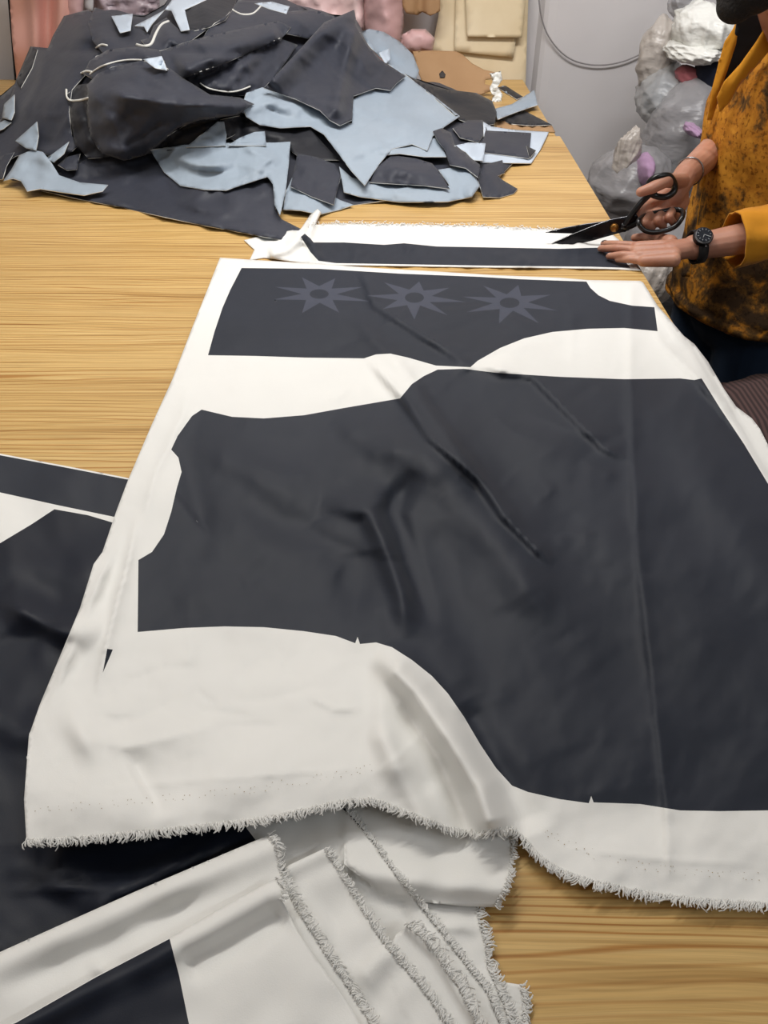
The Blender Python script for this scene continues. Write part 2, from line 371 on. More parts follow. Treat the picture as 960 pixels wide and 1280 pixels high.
def fabric(name, outline, mode, feats=(), mats=('charcoal', 'charcoal', 'cut_edge'), regions=(), step=5, thick=0.002,
           parent=None, puff=0, puffw=20, back=1, drop=None):
    """a sheet of cloth / card: cut out along its outline, pressed into folds, given a thickness"""
    dens = densify(outline, step); pts = [Vector(p) for p in dens]; ed = [(i, (i + 1) % len(dens)) for i in range(len(dens))]
    allb = list(dens)
    for poly, idx in regions:
        rp = densify(poly, step); k0 = len(pts); pts += [Vector(p) for p in rp]; ed += [(k0 + i, k0 + (i + 1) % len(rp)) for i in range(len(rp))]
        allb += rp
    A = np.array(outline, float); x0, y0 = A.min(0); x1, y1 = A.max(0)
    gx, gy = np.meshgrid(np.arange(x0, x1, step), np.arange(y0, y1, step * 0.87)); gx = gx + (np.arange(gx.shape[0]) % 2)[:, None] * step * 0.5
    gx, gy = gx.ravel(), gy.ravel(); k = in_poly(gx, gy, outline); gx, gy = gx[k], gy[k]
    B = np.array(allb); keep = np.ones(gx.shape, bool)
    for i in range(0, len(B), 200):
        c = B[i:i + 200]; keep &= (np.hypot(gx[:, None] - c[None, :, 0], gy[:, None] - c[None, :, 1]).min(1) > step * 0.45)
    pts += [Vector((a, b_)) for a, b_ in zip(gx[keep], gy[keep])]
    vs, _, fs, _, _, _ = geometry.delaunay_2d_cdt(pts, ed, [], 0, 1e-4)
    V = np.array([(v.x, v.y) for v in vs]); Fc = np.array([f for f in fs if len(f) == 3])
    cen = V[Fc].mean(1); k = in_poly(cen[:, 0], cen[:, 1], outline); Fc, cen = Fc[k], cen[k]
    mi = np.zeros(len(Fc), int)
    for poly, idx in regions: mi[in_poly(cen[:, 0], cen[:, 1], poly)] = idx
    px, py = V[:, 0], V[:, 1]; r = relief(px, py, feats)
    if puff:
        d = seg_dist(px, py, list(outline) + [outline[0]])[0]; q = np.clip(d / puffw, 0, 1); r += puff * np.sqrt(1 - (1 - q) ** 2)
    if drop is not None: r = r + drop(px, py)
    W = at_t(px, py, mode(px, py, r))
    a = W[Fc]; nz = np.cross(a[:, 1] - a[:, 0], a[:, 2] - a[:, 0]); tocam = np.array([0, 0, T + H]) - a.mean(1)
    flip = (nz * tocam).sum(1) < 0; Fc[flip] = Fc[flip][:, ::-1]
    me = bpy.data.meshes.new(name); me.from_pydata([tuple(p) for p in W], [], [tuple(int(i) for i in f) for f in Fc])
    o = link_mesh(name, me, mats, parent)
    me.polygons.foreach_set('material_index', mi.tolist())
    bmx = bmesh.new(); bmx.from_mesh(me); bmesh.ops.delete(bmx, geom=[v for v in bmx.verts if not v.link_faces], context='VERTS'); bmx.to_mesh(me); bmx.free()
    if hasattr(mode, 'h0'): cover(outline, mode, feats, drop)
    if hasattr(mode, 'off'): hcover(outline, mode, feats)
    if thick:
        s = o.modifiers.new('thickness', 'SOLIDIFY'); s.thickness = thick; s.offset = -1
        s.material_offset = back; s.material_offset_rim = len(mats) - 1
    return o

tn = M['thread']; tb = nd(tn, 'ShaderNodeBsdfTranslucent'); tb.inputs[0].default_value = (0.97, 0.96, 0.93, 1); tmx = nd(tn, 'ShaderNodeMixShader'); tmx.inputs[0].default_value = 0.3
lk(tn, tn.node_tree.nodes['Principled BSDF'].outputs[0], tmx.inputs[1]); lk(tn, tb.outputs[0], tmx.inputs[2]); lk(tn, tmx.outputs[0], tn.node_tree.nodes['Material Output'].inputs['Surface'])
def fringe(parent, line, mode, feats, out_px, length, per_px=0.5, rad=0.0009, seed=1, lift=0.0, name='frayed_edge', drop=None):
    """loose threads along a torn cloth edge; out_px is a direction in the picture that points off the cloth"""
    rnd = random.Random(seed); pl = densify(line, 1.0 / per_px, False); bm = bmesh.new(); lean = 0; curl = 0
    for px, py in pl:
        lean = lean * 0.8 + rnd.uniform(-0.35, 0.35); curl = curl * 0.75 + rnd.uniform(-0.5, 0.5)
        for _ in range(1 + (rnd.random() < 0.45)):
            back_ = rnd.uniform(0.0, 3.5); qx = px + rnd.uniform(-1, 1) - out_px[0] * back_; qy = py + rnd.uniform(-1, 1) - out_px[1] * back_
            r = float(relief(np.array([qx]), np.array([qy]), feats)[0])
            if drop is not None: r += float(drop(np.array([qx]), np.array([qy]))[0])
            p = Vector(at_t(np.float64(qx), np.float64(qy), mode(qx, qy, r)))
            q = Vector(at_t(np.float64(qx + out_px[0] * 4), np.float64(qy + out_px[1] * 4), mode(qx + out_px[0] * 4, qy + out_px[1] * 4, r)))
            d = (q - p).normalized(); side = d.cross(Vector((0, 0, 1))).normalized()
            d = (d + side * (lean + rnd.uniform(-0.25, 0.25))).normalized(); L = length * rnd.uniform(0.45, 1.25)
            c1 = (curl + rnd.uniform(-0.3, 0.3)) * L * 0.5; c2 = (rnd.uniform(-0.3, 0.3) - curl * 0.5) * L * 0.5; dz = rnd.uniform(-0.2, 0.2) * L
            lift_ = lift + rnd.uniform(0.0004, 0.0022); pts = [p + Vector((0, 0, lift_)), p + d * L * 0.4 + side * c1 * 0.6 + Vector((0, 0, lift + 0.15 * L)),
                   p + d * L * 0.75 + side * (c1 * 0.5 + c2) + Vector((0, 0, lift + dz * 0.4)), p + d * L + side * c2 * 2 + Vector((0, 0, lift + dz))]
            bm_tube(bm, pts, [rad * 0.8, rad, rad, rad * 0.8], 4)
    bmesh.ops.recalc_face_normals(bm, faces=bm.faces); o = from_bm(name, bm, ['thread'], parent, True); o['kind'] = 'stuff'; return o

# ------------------------------------------------------------------ the room
WB = 3.50
def struct(name, lo, hi, mat, kind='structure'):
    o = box(name, lo, hi, [mat]); o['kind'] = 'structure'; return o
struct('floor', (-2.6, -2.2, -0.1), (2.8, 4.0, 0), 'floor')
struct('ceiling', (-2.6, -2.2, 2.95), (2.8, 4.0, 3.05), 'ceiling')
struct('wall_left', (-2.6, -2.2, 0), (-2.5, 4.0, 2.95), 'wall')
struct('wall_right', (2.7, -2.2, 0), (2.8, 4.0, 2.95), 'wall')
struct('wall_front', (-2.5, -2.2, 0), (2.7, -2.1, 2.95), 'wall')
bm = bmesh.new()
prof = [(-2.5, WB), (0.58, WB), (0.595, WB - 0.03), (0.61, WB - 0.04), (0.64, WB - 0.045), (2.7, WB - 0.05), (2.7, 4.0), (-2.5, 4.0)]
lo_ = [bm.verts.new((x, y, 0)) for x, y in prof]; hi_ = [bm.verts.new((x, y, 2.95)) for x, y in prof]
for i in range(len(prof)): bm.faces.new((lo_[i], lo_[(i + 1) % 8], hi_[(i + 1) % 8], hi_[i]))
bm.faces.new(lo_[::-1]); bm.faces.new(hi_); bmesh.ops.recalc_face_normals(bm, faces=bm.faces)
o = from_bm('wall_back', bm, ['wall'], None, False); o['kind'] = 'structure'

# ------------------------------------------------------------------ the two cutting tables end to end
XR = 0.537
def table(x0, x1, y0, y1, label):
    t = empty('cutting_table', ((x0 + x1) / 2, (y0 + y1) / 2, 0), label, 'table')
    box('tabletop', (x0, y0, T - 0.028), (x1, y1, T), ['wood'], t, 0.0015)
    box('apron', (x0 + 0.05, y0 + 0.04, T - 0.11), (x1 - 0.05, y1 - 0.04, T - 0.0285), ['table_edge'], t)
    for lx in (x0 + 0.09, x1 - 0.09):
        for ly in (y0 + 0.08, y1 - 0.08):
            box('leg', (lx - 0.03, ly - 0.03, 0), (lx + 0.03, ly + 0.03, T - 0.111), ['table_edge'], t, 0.003)
table(-1.95, XR, -0.35, 2.605, 'long near cutting table with wood grain laminate top under the printed cloths')
table(-1.95, XR - 0.012, 2.61, 3.37, 'far cutting table end by the wall under the cream boards')

# ------------------------------------------------------------------ main printed cloth
def creases(out, n, amp, seed, w=(3, 16), ln=(0.3, 0.9)):
    rs = np.random.RandomState(seed); A = np.array(out, float); lo, hi = A.min(0), A.max(0); R = []
    for _ in range(n):
        c = lo + (hi - lo) * rs.uniform(0.15, 0.85, 2); a = rs.uniform(-0.9, 0.9) + (math.pi if rs.rand() < 0.5 else 0); L = max(hi - lo) * rs.uniform(*ln) / 2
        d = np.array([math.cos(a), math.sin(a) * 0.7]) * L; b_ = np.array([-d[1], d[0]]) * rs.uniform(-0.25, 0.25)
        R.append(('k', [tuple(c - d), tuple(c + b_), tuple(c + d)], amp * rs.uniform(0.5, 1.2) * rs.choice([-1, 1]), w[0] * rs.uniform(0.7, 1.5), w[1] * rs.uniform(0.6, 1.4)))
    return R
main_out = [(275, 322), (320, 325), (400, 330), (470, 335), (540, 339), (620, 344), (700, 347), (735, 350), (800, 351), (804, 353), (822, 382),
  (838, 400), (855, 420), (868, 430), (885, 452), (905, 486), (920, 508), (940, 523), (950, 536), (962, 560), (990, 605), (1060, 730), (1180, 930), (1310, 1150),
  (1120, 1140), (960, 1131), (880, 1127), (800, 1116), (740, 1103), (700, 1089), (675, 1072), (655, 1050), (641, 1036), (622, 1040), (600, 1043),
  (560, 1036), (520, 1021), (465, 1000), (430, 1003), (380, 1014), (320, 1026), (250, 1034), (150, 1044), (90, 1049), (33, 1052), (30, 1000),
  (36, 920), (50, 880), (75, 820), (100, 760), (117, 705), (128, 690), (145, 640), (160, 600), (190, 530), (215, 475), (240, 410), (260, 360)]
sleeve = [(302, 335), (400, 336), (500, 342), (600, 346), (650, 349), (733, 352), (738, 360), (748, 369), (762, 376), (790, 382), (818, 384),
  (822, 414), (780, 410), (735, 411), (690, 415), (655, 423), (625, 435), (597, 451), (588, 459), (545, 457), (510, 447), (488, 442), (470, 443), (455, 448),
  (380, 447), (320, 445), (260, 444), (268, 415), (278, 385), (288, 362)]
body = [(252, 512), (290, 521), (330, 523), (380, 519), (430, 510), (500, 498), (515, 480), (530, 470), (547, 462), (580, 461), (620, 466),
  (700, 471), (780, 474), (850, 473), (868, 475), (877, 473), (900, 510), (930, 555), (962, 608), (1050, 745), (1215, 1010), (1080, 1014), (960, 1013), (900, 1014), (850, 1013),
  (800, 1005), (742, 1003), (739, 995), (736, 1004), (700, 999), (660, 990), (640, 982), (620, 960), (600, 930), (580, 896), (560, 867), (540, 845),
  (515, 825), (490, 809), (470, 803), (450, 805), (447, 796), (444, 804), (420, 795), (380, 789), (330, 784), (280, 783), (230, 785), (172, 790),
  (173, 700), (190, 690), (205, 668), (214, 640), (221, 610), (227, 590), (223, 572), (214, 562), (222, 545), (240, 520)]
def star(tips, c, k=0.42):
    out = []; n = len(tips)
    for i in range(n):
        a, b_ = tips[i], tips[(i + 1) % n]; out.append(a)
        an1 = math.atan2((a[1] - c[1]) / 0.42, a[0] - c[0]); an2 = math.atan2((b_[1] - c[1]) / 0.42, b_[0] - c[0])
        d = (an2 - an1 + math.pi) % (2 * math.pi) - math.pi; an = an1 + d / 2
        out.append((c[0] + 22 * math.cos(an), c[1] + 22 * 0.47 * math.sin(an)))
    return out
def z8(l): return [(330 + x / 2.526, 330 + y / 2.526) for x, y in l]
def oval(cx, cy, rx, ry, n=16): return [(cx + rx * math.cos(2 * math.pi * i / n), cy + ry * math.sin(2 * math.pi * i / n)) for i in range(n)]
stars = [(star(z8([(120, 42), (225, 45), (313, 72), (335, 118), (237, 153), (120, 155), (30, 112), (35, 72)]), (399, 368)), oval(399, 367.5, 12, 6)),
         (star(z8([(380, 58), (490, 55), (585, 75), (638, 120), (580, 162), (475, 175), (375, 142), (325, 100)]), (518, 372)), oval(518, 372, 12, 6.5)),
         (star(z8([(692, 68), (803, 66), (905, 97), (925, 147), (868, 187), (742, 188), (640, 152), (628, 103)]), (638, 378)), oval(637, 378.5, 12.5, 6.5))]
main_reg = [(sleeve, 1), (body, 1)]
for s_, o_ in stars: main_reg += [(s_, 2), (o_, 1)]
main_reg.append(([(134, 811), (141, 812), (136, 824), (128.5, 841)], 3))
MF = [('r', 0.0005, 70, 77), ('n', 0.0022, 130, 3), ('n', 0.0003, 42, 5), ('r', 0.0009, 140, 8),
  ('b', 30, 1040, 330, 170, -5, 0.020), ('b', 350, 980, 260, 90, -8, 0.022),
  # diagonal folds that run down from the sleeve piece
  ('k', [(448, 330), (467, 382), (532, 423), (590, 460)], 0.009, 4, 20, 0.12), ('c', [(440, 395), (482, 440), (520, 470)], 0.006, 10, 10),
  ('k', [(457, 446), (500, 494), (537, 548), (600, 602), (627, 644), (690, 708)], 0.014, 4.5, 24, 0.08), ('c', [(505, 485), (560, 545), (610, 610), (650, 660)], 0.006, 9, 9, 0.1), ('c', [(488, 445), (519, 480), (570, 560), (610, 610)], 0.008, 14, 6),
  ('k', [(590, 455), (667, 473), (708, 515), (754, 561), (790, 580)], 0.009, 4.2, 24, 0.15),
  ('k', [(788, 345), (787, 474), (792, 600), (798, 700), (832, 1000), (836, 1100)], 0.0052, 5, 14, 0.05),
  ('k', [(235, 700), (238, 800), (240, 860)], 0.0022, 8, 8),
  # the swelling in the middle and the folds that fall from it
  ('b', 528, 568, 55, 36, 25, 0.026), ('c', [(400, 628), (462, 638), (480, 673), (503, 740), (512, 800)], 0.021, 14, 20),
  ('c', [(521, 588), (490, 640), (512, 707), (540, 790)], -0.020, 15, 13), ('c', [(512, 573), (567, 607), (640, 700), (700, 800)], 0.014, 30, 26),
  ('c', [(240, 550), (330, 600), (400, 628)], 0.009, 20, 26), ('c', [(300, 640), (380, 665), (440, 700), (450, 790)], -0.010, 22, 18),
  ('c', [(545, 650), (560, 740), (620, 860)], -0.010, 26, 26), ('c', [(420, 520), (470, 560), (520, 560)], 0.008, 18, 22),
  ('c', [(850, 540), (905, 640), (1000, 760)], 0.008, 30, 30), ('c', [(640, 520), (720, 600), (800, 720)], 0.006, 40, 30),
  ('c', [(700, 640), (760, 760), (800, 900)], -0.007, 34, 34), ('c', [(230, 560), (250, 640), (240, 740)], -0.006, 14, 18),
  # the loose lower end: a rolled fold and hollows beside it
  ('c', [(470, 815), (520, 865), (562, 925), (598, 985), (622, 1060)], 0.034, 14, 22, 0.12), ('c', [(500, 880), (545, 940), (588, 1045)], -0.010, 10, 10, 0.15), ('c', [(470, 900), (500, 960), (540, 1050)], 0.008, 14, 16, 0.15),
  ('c', [(575, 880), (632, 980), (662, 1045)], -0.012, 12, 22, 0.12),
  ('c', [(155, 935), (180, 975), (205, 1020)], -0.007, 8, 16), ('b', 105, 925, 30, 16, 60, 0.010), ('k', [(90, 920), (160, 935), (300, 900)], 0.006, 16, 24),
  ('k', [(100, 992), (250, 975), (460, 960)], 0.0018, 4, 6), ('k', [(700, 1060), (830, 1075), (960, 1082)], 0.0018, 4, 6),
  ('c', [(480, 840), (478, 920), (500, 1000)], 0.008, 14, 20),
  # left margin doubled over
  ('k', [(172, 640), (160, 700), (138, 780), (118, 870)], 0.010, 4, 12), ('k', [(160, 650), (128, 720), (100, 790), (58, 890)], 0.007, 8, 4),
  ('k', [(235, 470), (228, 520), (195, 590), (175, 660)], 0.006, 5, 9), ('k', [(260, 370), (235, 430), (205, 510)], 0.004, 5, 6),
  ('c', [(150, 690), (128, 760), (95, 850)], -0.005, 8, 8),
  # right margin
  ('k', [(812, 395), (826, 430), (872, 474), (945, 570)], 0.008, 5, 9), ('k', [(800, 365), (830, 400), (858, 440)], 0.005, 6, 10),
  ('c', [(885, 490), (920, 540), (960, 580), (1000, 640)], -0.006, 8, 12), ('k', [(870, 478), (925, 520), (965, 575)], 0.006, 5, 8),
  ('k', [(700, 345), (716, 400), (712, 470)], 0.002, 6, 8), ('c', [(545, 455), (600, 458), (650, 470)], 0.006, 9, 9)]
MF += creases(sleeve, 9, 0.0035, 5, (2.5, 9), (0.1, 0.35)) + creases([(230, 480), (900, 760)], 14, 0.0032, 6, (4, 18), (0.06, 0.25)) + creases([(60, 790), (620, 1000)], 9, 0.003, 9, (4, 14), (0.06, 0.25)) + creases([(270, 440), (860, 520)], 8, 0.002, 12, (2.5, 8), (0.05, 0.2))
edgeline = [(703, 173), (1303, 1173)]
def main_drop(px, py):
    """past the table's right edge the cloth sags"""
    ex = px - (703 + 0.6 * (py - 173)); return -0.0016 * np.clip(ex - 2, 0, 60)
# ------------------------------------------------------------------ narrow printed strip being cut
SF = [('n', 0.0012, 50, 11), ('r', 0.0016, 34, 12), ('c', [(440, 285), (450, 300), (440, 330)], 0.005, 6, 8), ('c', [(505, 318), (520, 300), (535, 292)], 0.005, 4, 8),
      ('c', [(640, 333), (655, 325), (672, 333)], 0.006, 5, 8), ('c', [(335, 318), (358, 312), (372, 300), (376, 290)], 0.014, 7, 7, 0.1), ('c', [(383, 302), (388, 284), (398, 262)], 0.016, 6, 6, 0), ('c', [(380, 312), (379, 296)], -0.01, 5, 5), ('c', [(400, 330), (392, 312), (394, 295)], 0.010, 6, 6), ('c', [(590, 282), (600, 300), (640, 300)], 0.003, 5, 8),
      ('k', [(725, 285), (722, 308), (718, 333)], 0.005, 3, 9), ('k', [(610, 282), (625, 305), (622, 330)], 0.003, 3, 9)]
sroot = empty('printed_strip', PZ(580, 310), 'narrow white strip with dark band beside the open scissors, being cut', 'cloth')
fabric('strip_sheet', [(305, 300), (340, 292), (376, 286), (388, 268), (397, 261), (402, 266), (394, 281), (420, 279), (500, 280), (600, 282), (700, 287), (766, 293), (776, 302), (790, 320), (801, 338), (760, 336), (700, 335), (600, 334), (480, 332), (400, 331), (330, 322), (312, 325), (318, 312)],
       hmode(0.004), SF, ('white_cloth', 'dark_print', 'white_cloth'),
       [([(376, 296), (381, 292), (388, 298), (392, 303), (430, 303), (480, 306), (505, 304), (545, 308), (600, 309), (700, 311), (762, 309), (778, 322), (788, 335), (740, 333.5), (600, 332), (480, 330), (420, 329), (398, 326), (388, 315)], 1)], 3.5, 0.0012, sroot, back=0)
fringe(sroot, [(385, 281), (420, 279), (500, 280), (600, 282), (700, 287), (766, 293)], hmode(0.004), SF, (0, -1), 0.011, 0.4, 0.0009, 5, 0.002)

# ------------------------------------------------------------------ cloth at the left and the folded layers at the bottom
LF = [('n', 0.0035, 130, 21), ('n', 0.0012, 50, 22), ('c', [(0, 740), (60, 790), (140, 790)], 0.014, 30, 24), ('k', [(0, 750), (50, 780), (95, 800)], 0.008, 6, 26), ('c', [(-40, 830), (50, 800), (120, 830)], -0.010, 20, 18),
      ('c', [(-40, 860), (20, 915), (80, 905)], 0.010, 24, 20), ('k', [(-40, 1060), (80, 1045), (180, 1070), (300, 1040)], -0.006, 14, 26), ('c', [(100, 1140), (200, 1090), (300, 1040)], 0.010, 14, 18),
      ('k', [(0, 1115), (160, 1108)], 0.004, 6, 8), ('c', [(0, 700), (80, 720), (140, 700)], 0.004, 20, 20)]
def layer(name, label, out, h, feats, mats=('white_cloth', 'navy_print', 'white_cloth'), regions=(), fr=None, step=5, fdir=(1, -0.3), flen=0.006, cat='cloth', **kw):
    root = empty(name, PZ(out[0][0], out[0][1], 0), label, cat)
    md = smode(h); fabric('cloth_sheet', out, md, feats, mats, regions, step, 0.0012, root, back=0, **kw)
    if fr: fringe(root, fr, md, feats, fdir, flen, 0.75, 0.0006, len(label), 0.0004)
    return root
# bottom-most
layer('folded_cloth', 'lowest white cloth layer whose frayed corner shows at the bottom edge on bare wood', [(540, 1190), (600, 1216), (620, 1226), (652, 1231), (656, 1250), (653, 1300), (540, 1300)], 0.003,
      [('n', 0.001, 60, 31)], fr=[(652, 1231), (656, 1250), (653, 1295)], fdir=(1, 0.1))
UF = [('n', 0.001, 50, 35), ('c', [(540, 1160), (580, 1158), (600, 1168)], 0.004, 8, 8)]
layer('folded_cloth', 'white cloth layer with thick frayed edge between the rolled edge and bare wood', [(500, 1105), (560, 1122), (598, 1128), (600, 1150), (608, 1180), (612, 1210), (634, 1262), (640, 1300), (560, 1300)], 0.005, UF,
      fr=[(598, 1128), (600, 1150), (608, 1180), (612, 1210), (634, 1262), (638, 1295)], fdir=(1, -0.05), flen=0.007)
RF = [('c', [(430, 1085), (540, 1104), (640, 1110)], 0.014, 20, 26, 0), ('n', 0.001, 50, 33), ('b', 560, 1060, 60, 14, 10, -0.004)]
layer('folded_cloth', 'white cloth rolled under along its lower edge, just below the big cloth\'s hanging corner', [(430, 985), (500, 995), (560, 1010), (642, 1020), (641, 1070), (636, 1100), (628, 1118), (621, 1134), (580, 1133), (524, 1127), (480, 1120), (430, 1080)], 0.007, RF,
      fr=[(642, 1040), (641, 1070), (636, 1100), (628, 1118), (621, 1134)], fdir=(1, 0.15), flen=0.005)
lroot = empty('left_printed_cloth', PZ(80, 850), 'second printed cloth at left, navy with white margin, half under the big cloth', 'cloth')
lroot.name = 'printed_cloth'
left_out = [(-280, 516), (0, 567), (80, 582), (163, 598), (215, 612), (300, 720), (420, 960), (428, 1006), (468, 1054), (500, 1100), (540, 1150), (575, 1195), (610, 1240), (632, 1300), (-280, 1300)]
lmd = smode(0.006)
fabric('cloth_sheet', left_out, lmd, LF, ('white_cloth', 'navy_print', 'dark_print', 'white_cloth'),
       [([(-279, 519), (0, 569), (80, 584), (163, 600), (180, 604), (170, 650), (147, 647), (70, 631), (0, 615.5), (-279, 566)], 2),
        ([(-279, 840), (0, 679), (40, 655), (68, 636.5), (110, 644), (147, 655), (240, 680), (262, 790), (290, 990), (302, 1027), (321, 1052), (380, 1180), (300, 1290), (-279, 1290)], 1),
        ([(400, 990), (425, 1008), (436, 1018), (459, 1044), (470, 1000), (450, 960), (418, 958)], 1)], 6, 0.0012, lroot, back=0)
fringe(lroot, [(428, 1006), (468, 1054), (500, 1100), (540, 1150), (575, 1195), (610, 1240), (630, 1290)], lmd, LF, (0.5, -0.6), 0.0052, 0.75, 0.0006, 6, 0.0005)

# the small frayed slip and the stacked sheets, each a little higher
layer('folded_cloth', 'small white slip with curled frayed edge lying between two long frayed layers', [(508, 1158), (528, 1172), (545, 1195), (575, 1235), (600, 1285), (600, 1300), (520, 1300), (480, 1200), (495, 1168)], 0.017,
      [('c', [(508, 1156), (545, 1192), (600, 1285)], 0.006, 7, 7, 0)], fr=[(508, 1156), (528, 1170), (545, 1193), (575, 1235), (600, 1290)], flen=0.0085, fdir=(0.8, -0.7))
layer('folded_cloth', 'white folded layer with long diagonal frayed edge, second from the bottom left stack top', [(330, 1105), (362, 1081), (385, 1070), (407, 1060), (428, 1095), (452, 1135), (482, 1180), (520, 1225), (560, 1280), (572, 1300), (330, 1300)], 0.020,
      [('n', 0.0012, 60, 41), ('c', [(362, 1086), (405, 1066)], 0.005, 12, 12, 0), ('c', [(440, 1230), (500, 1180)], 0.005, 26, 14), ('c', [(400, 1150), (450, 1120)], -0.004, 26, 26)],
      fr=[(407, 1062), (428, 1095), (452, 1135), (482, 1180), (520, 1225), (560, 1280), (568, 1294)], flen=0.006, fdir=(0.7, -0.7))
layer('folded_cloth', 'long white sheet with straight folded upper edge crossing the navy cloth at lower left', [(-70, 1223), (0, 1190), (80, 1154), (170, 1114), (250, 1080), (335, 1044), (345, 1058), (354, 1095), (372, 1135), (400, 1180), (430, 1225), (465, 1280), (475, 1300), (-70, 1300)], 0.026,
      [('n', 0.001, 70, 43), ('c', [(-70, 1240), (0, 1205), (170, 1130), (345, 1055)], 0.007, 20, 14, 0), ('c', [(0, 1240), (120, 1190), (300, 1100)], -0.007, 16, 16), ('c', [(110, 1200), (130, 1215), (170, 1230)], 0.005, 10, 10)],
      fr=[(337, 1044), (345, 1058), (354, 1095), (372, 1135), (400, 1180), (430, 1225), (465, 1280), (470, 1292)], flen=0.0065, fdir=(0.9, -0.4))
layer('folded_cloth', 'topmost white and navy printed layer at the bottom left corner', [(-30, 1300), (20, 1277), (120, 1220), (212, 1172), (280, 1133), (346, 1097), (356, 1112), (352, 1126), (372, 1165), (400, 1205), (440, 1262), (460, 1300)], 0.036,
      [('n', 0.001, 70, 45), ('c', [(-30, 1310), (212, 1188), (350, 1112)], 0.010, 20, 20, 0), ('c', [(230, 1215), (300, 1180), (360, 1140)], -0.009, 16, 22, 0.1)],
      regions=[([(-28, 1299), (20, 1278.5), (120, 1221.5), (212, 1173.5), (224, 1220), (240, 1299)], 1)],
      fr=[(346, 1097), (356, 1112), (352, 1126)], flen=0.005, fdir=(1, -0.1))

mroot = empty('printed_cloth', PZ(560, 700), 'big white cloth printed with dark garment pieces and three pale stars, spread on table', 'cloth')
mmd = smode(0.012)
fabric('cloth_sheet', main_out, mmd, MF, ('white_cloth', 'dark_print', 'star_print', 'navy_print', 'white_cloth'), main_reg, 4.3, 0.0012, mroot, back=0, drop=main_drop)
fringe(mroot, [(33, 1052), (90, 1049), (150, 1044), (250, 1034), (320, 1026), (380, 1014), (430, 1003), (465, 1000)], mmd, MF, (0.05, 1), 0.007, 0.8, 0.0006, 2)
fringe(mroot, [(465, 1000), (520, 1021), (560, 1036), (600, 1043), (622, 1040), (641, 1036)], mmd, MF, (-0.15, 1), 0.006, 0.8, 0.0006, 3)
fringe(mroot, [(641, 1036), (655, 1050), (675, 1072), (700, 1089), (740, 1103), (800, 1116), (880, 1127), (960, 1131), (1120, 1140), (1300, 1149)], mmd, MF, (-0.15, 1), 0.007, 0.8, 0.0006, 4)
bm = bmesh.new(); rnd = random.Random(9)
for ln_, o0 in (([(45, 1052), (150, 1044), (320, 1026), (465, 1000)], (0, -36)), ([(45, 1052), (150, 1044), (320, 1026), (465, 1000)], (0, -42)), ([(675, 1072), (740, 1103), (800, 1116), (880, 1127), (960, 1131)], (4, -30)), ([(675, 1072), (740, 1103), (800, 1116), (880, 1127), (960, 1131)], (4, -37))):
    for x, y in densify(ln_, 7, False):
        
        if rnd.random() < 0.35: continue
        x += o0[0] + rnd.uniform(-3, 3); y += o0[1] + rnd.uniform(-2, 2); r_ = float(relief(np.array([x]), np.array([y]), MF)[0])
        p = Vector(at_t(np.float64(x), np.float64(y), float(mmd(x, y, r_)))) + Vector((0, 0, 0.0009)); q = rnd.uniform(0.0002, 0.00042)
        bm.faces.new([bm.verts.new(p + Vector(v)) for v in ((-q, -q, 0), (q, -q * 0.6, 0), (q, q, 0), (-q, q, 0))])
o = from_bm('pin_holes', bm, ['board_edge'], mroot, False); o['kind'] = 'stuff'
# the side that hangs down past the table's edge
bm = bmesh.new(); rows = []
hl = densify([(838, 400), (855, 420), (868, 430), (885, 452), (905, 486), (920, 508), (940, 523), (950, 536), (962, 560), (990, 605), (1060, 730), (1180, 930), (1308, 1148)], 6, False)
for i, (x, y) in enumerate(hl):
    r_ = float(relief(np.array([x]), np.array([y]), MF)[0] + main_drop(np.array([x]), np.array([y]))[0]); p = Vector(at_t(np.float64(x), np.float64(y), float(mmd(x, y, r_)))) - Vector((0, 0, 0.0004))
    wv_ = 0.012 * math.sin(i * 0.35) + 0.006 * math.sin(i * 0.9)
    rows.append([bm.verts.new(p + Vector(q)) for q in ((0, 0, 0), (0.004, 0, -0.012), (0.006 + wv_ * 0.3, 0, -0.04), (0.008 + wv_, 0, -0.10), (0.012 + wv_ * 1.6, 0, -0.17))])
for a, b_ in zip(rows[:-1], rows[1:]):
    for k in range(4): bm.faces.new((a[k], b_[k], b_[k + 1], a[k + 1]))
from_bm('hanging_side', bm, ['white_cloth'], mroot)

# ------------------------------------------------------------------ the heap of off-cuts
hc = [(-20, 232, .0), (0, 228, .002), (65, 242, .002), (150, 262, .002), (250, 285, .002), (345, 300, .003), (385, 275, .004), (440, 262, .002), (500, 254, .003), (560, 252, .003), (600, 248, .003), (650, 238, .002),
      (690, 205, .004), (695, 165, .004), (650, 150, .01), (60, 185, .055), (110, 205, .035), (200, 195, .045), (150, 140, .15), (220, 115, .185), (150, 85, .22), (200, 40, .27), (250, 5, .30), (100, 20, .27), (60, 60, .20),
      (20, 110, .12), (0, 160, .055), (330, 60, .235), (440, 15, .26), (400, 65, .195), (400, 130, .12), (350, 130, .13), (300, 130, .15), (450, 130, .09), (500, 95, .105), (570, 130, .05), (510, 180, .05), (450, 205, .045),
      (560, 220, .03), (360, 205, .045), (300, 205, .055), (250, 235, .03), (610, 180, .025), (300, 30, .275), (380, 15, .275), (520, 60, .14), (600, 120, .035), (-20, 60, .12), (300, -30, .31), (100, -30, .29), (500, -20, .22)]
hp = np.array(hc, float); ht = (H - hp[:, 2]) / down(hp[:, 1]); N = len(hc)
def phi(r): return np.where(r > 0, r * r * np.log(r + 1e-9), 0)
XY = hp[:, :2] / 100.0
Kx = phi(np.hypot(XY[:, None, 0] - XY[None, :, 0], XY[:, None, 1] - XY[None, :, 1])) + np.eye(N) * 0.02
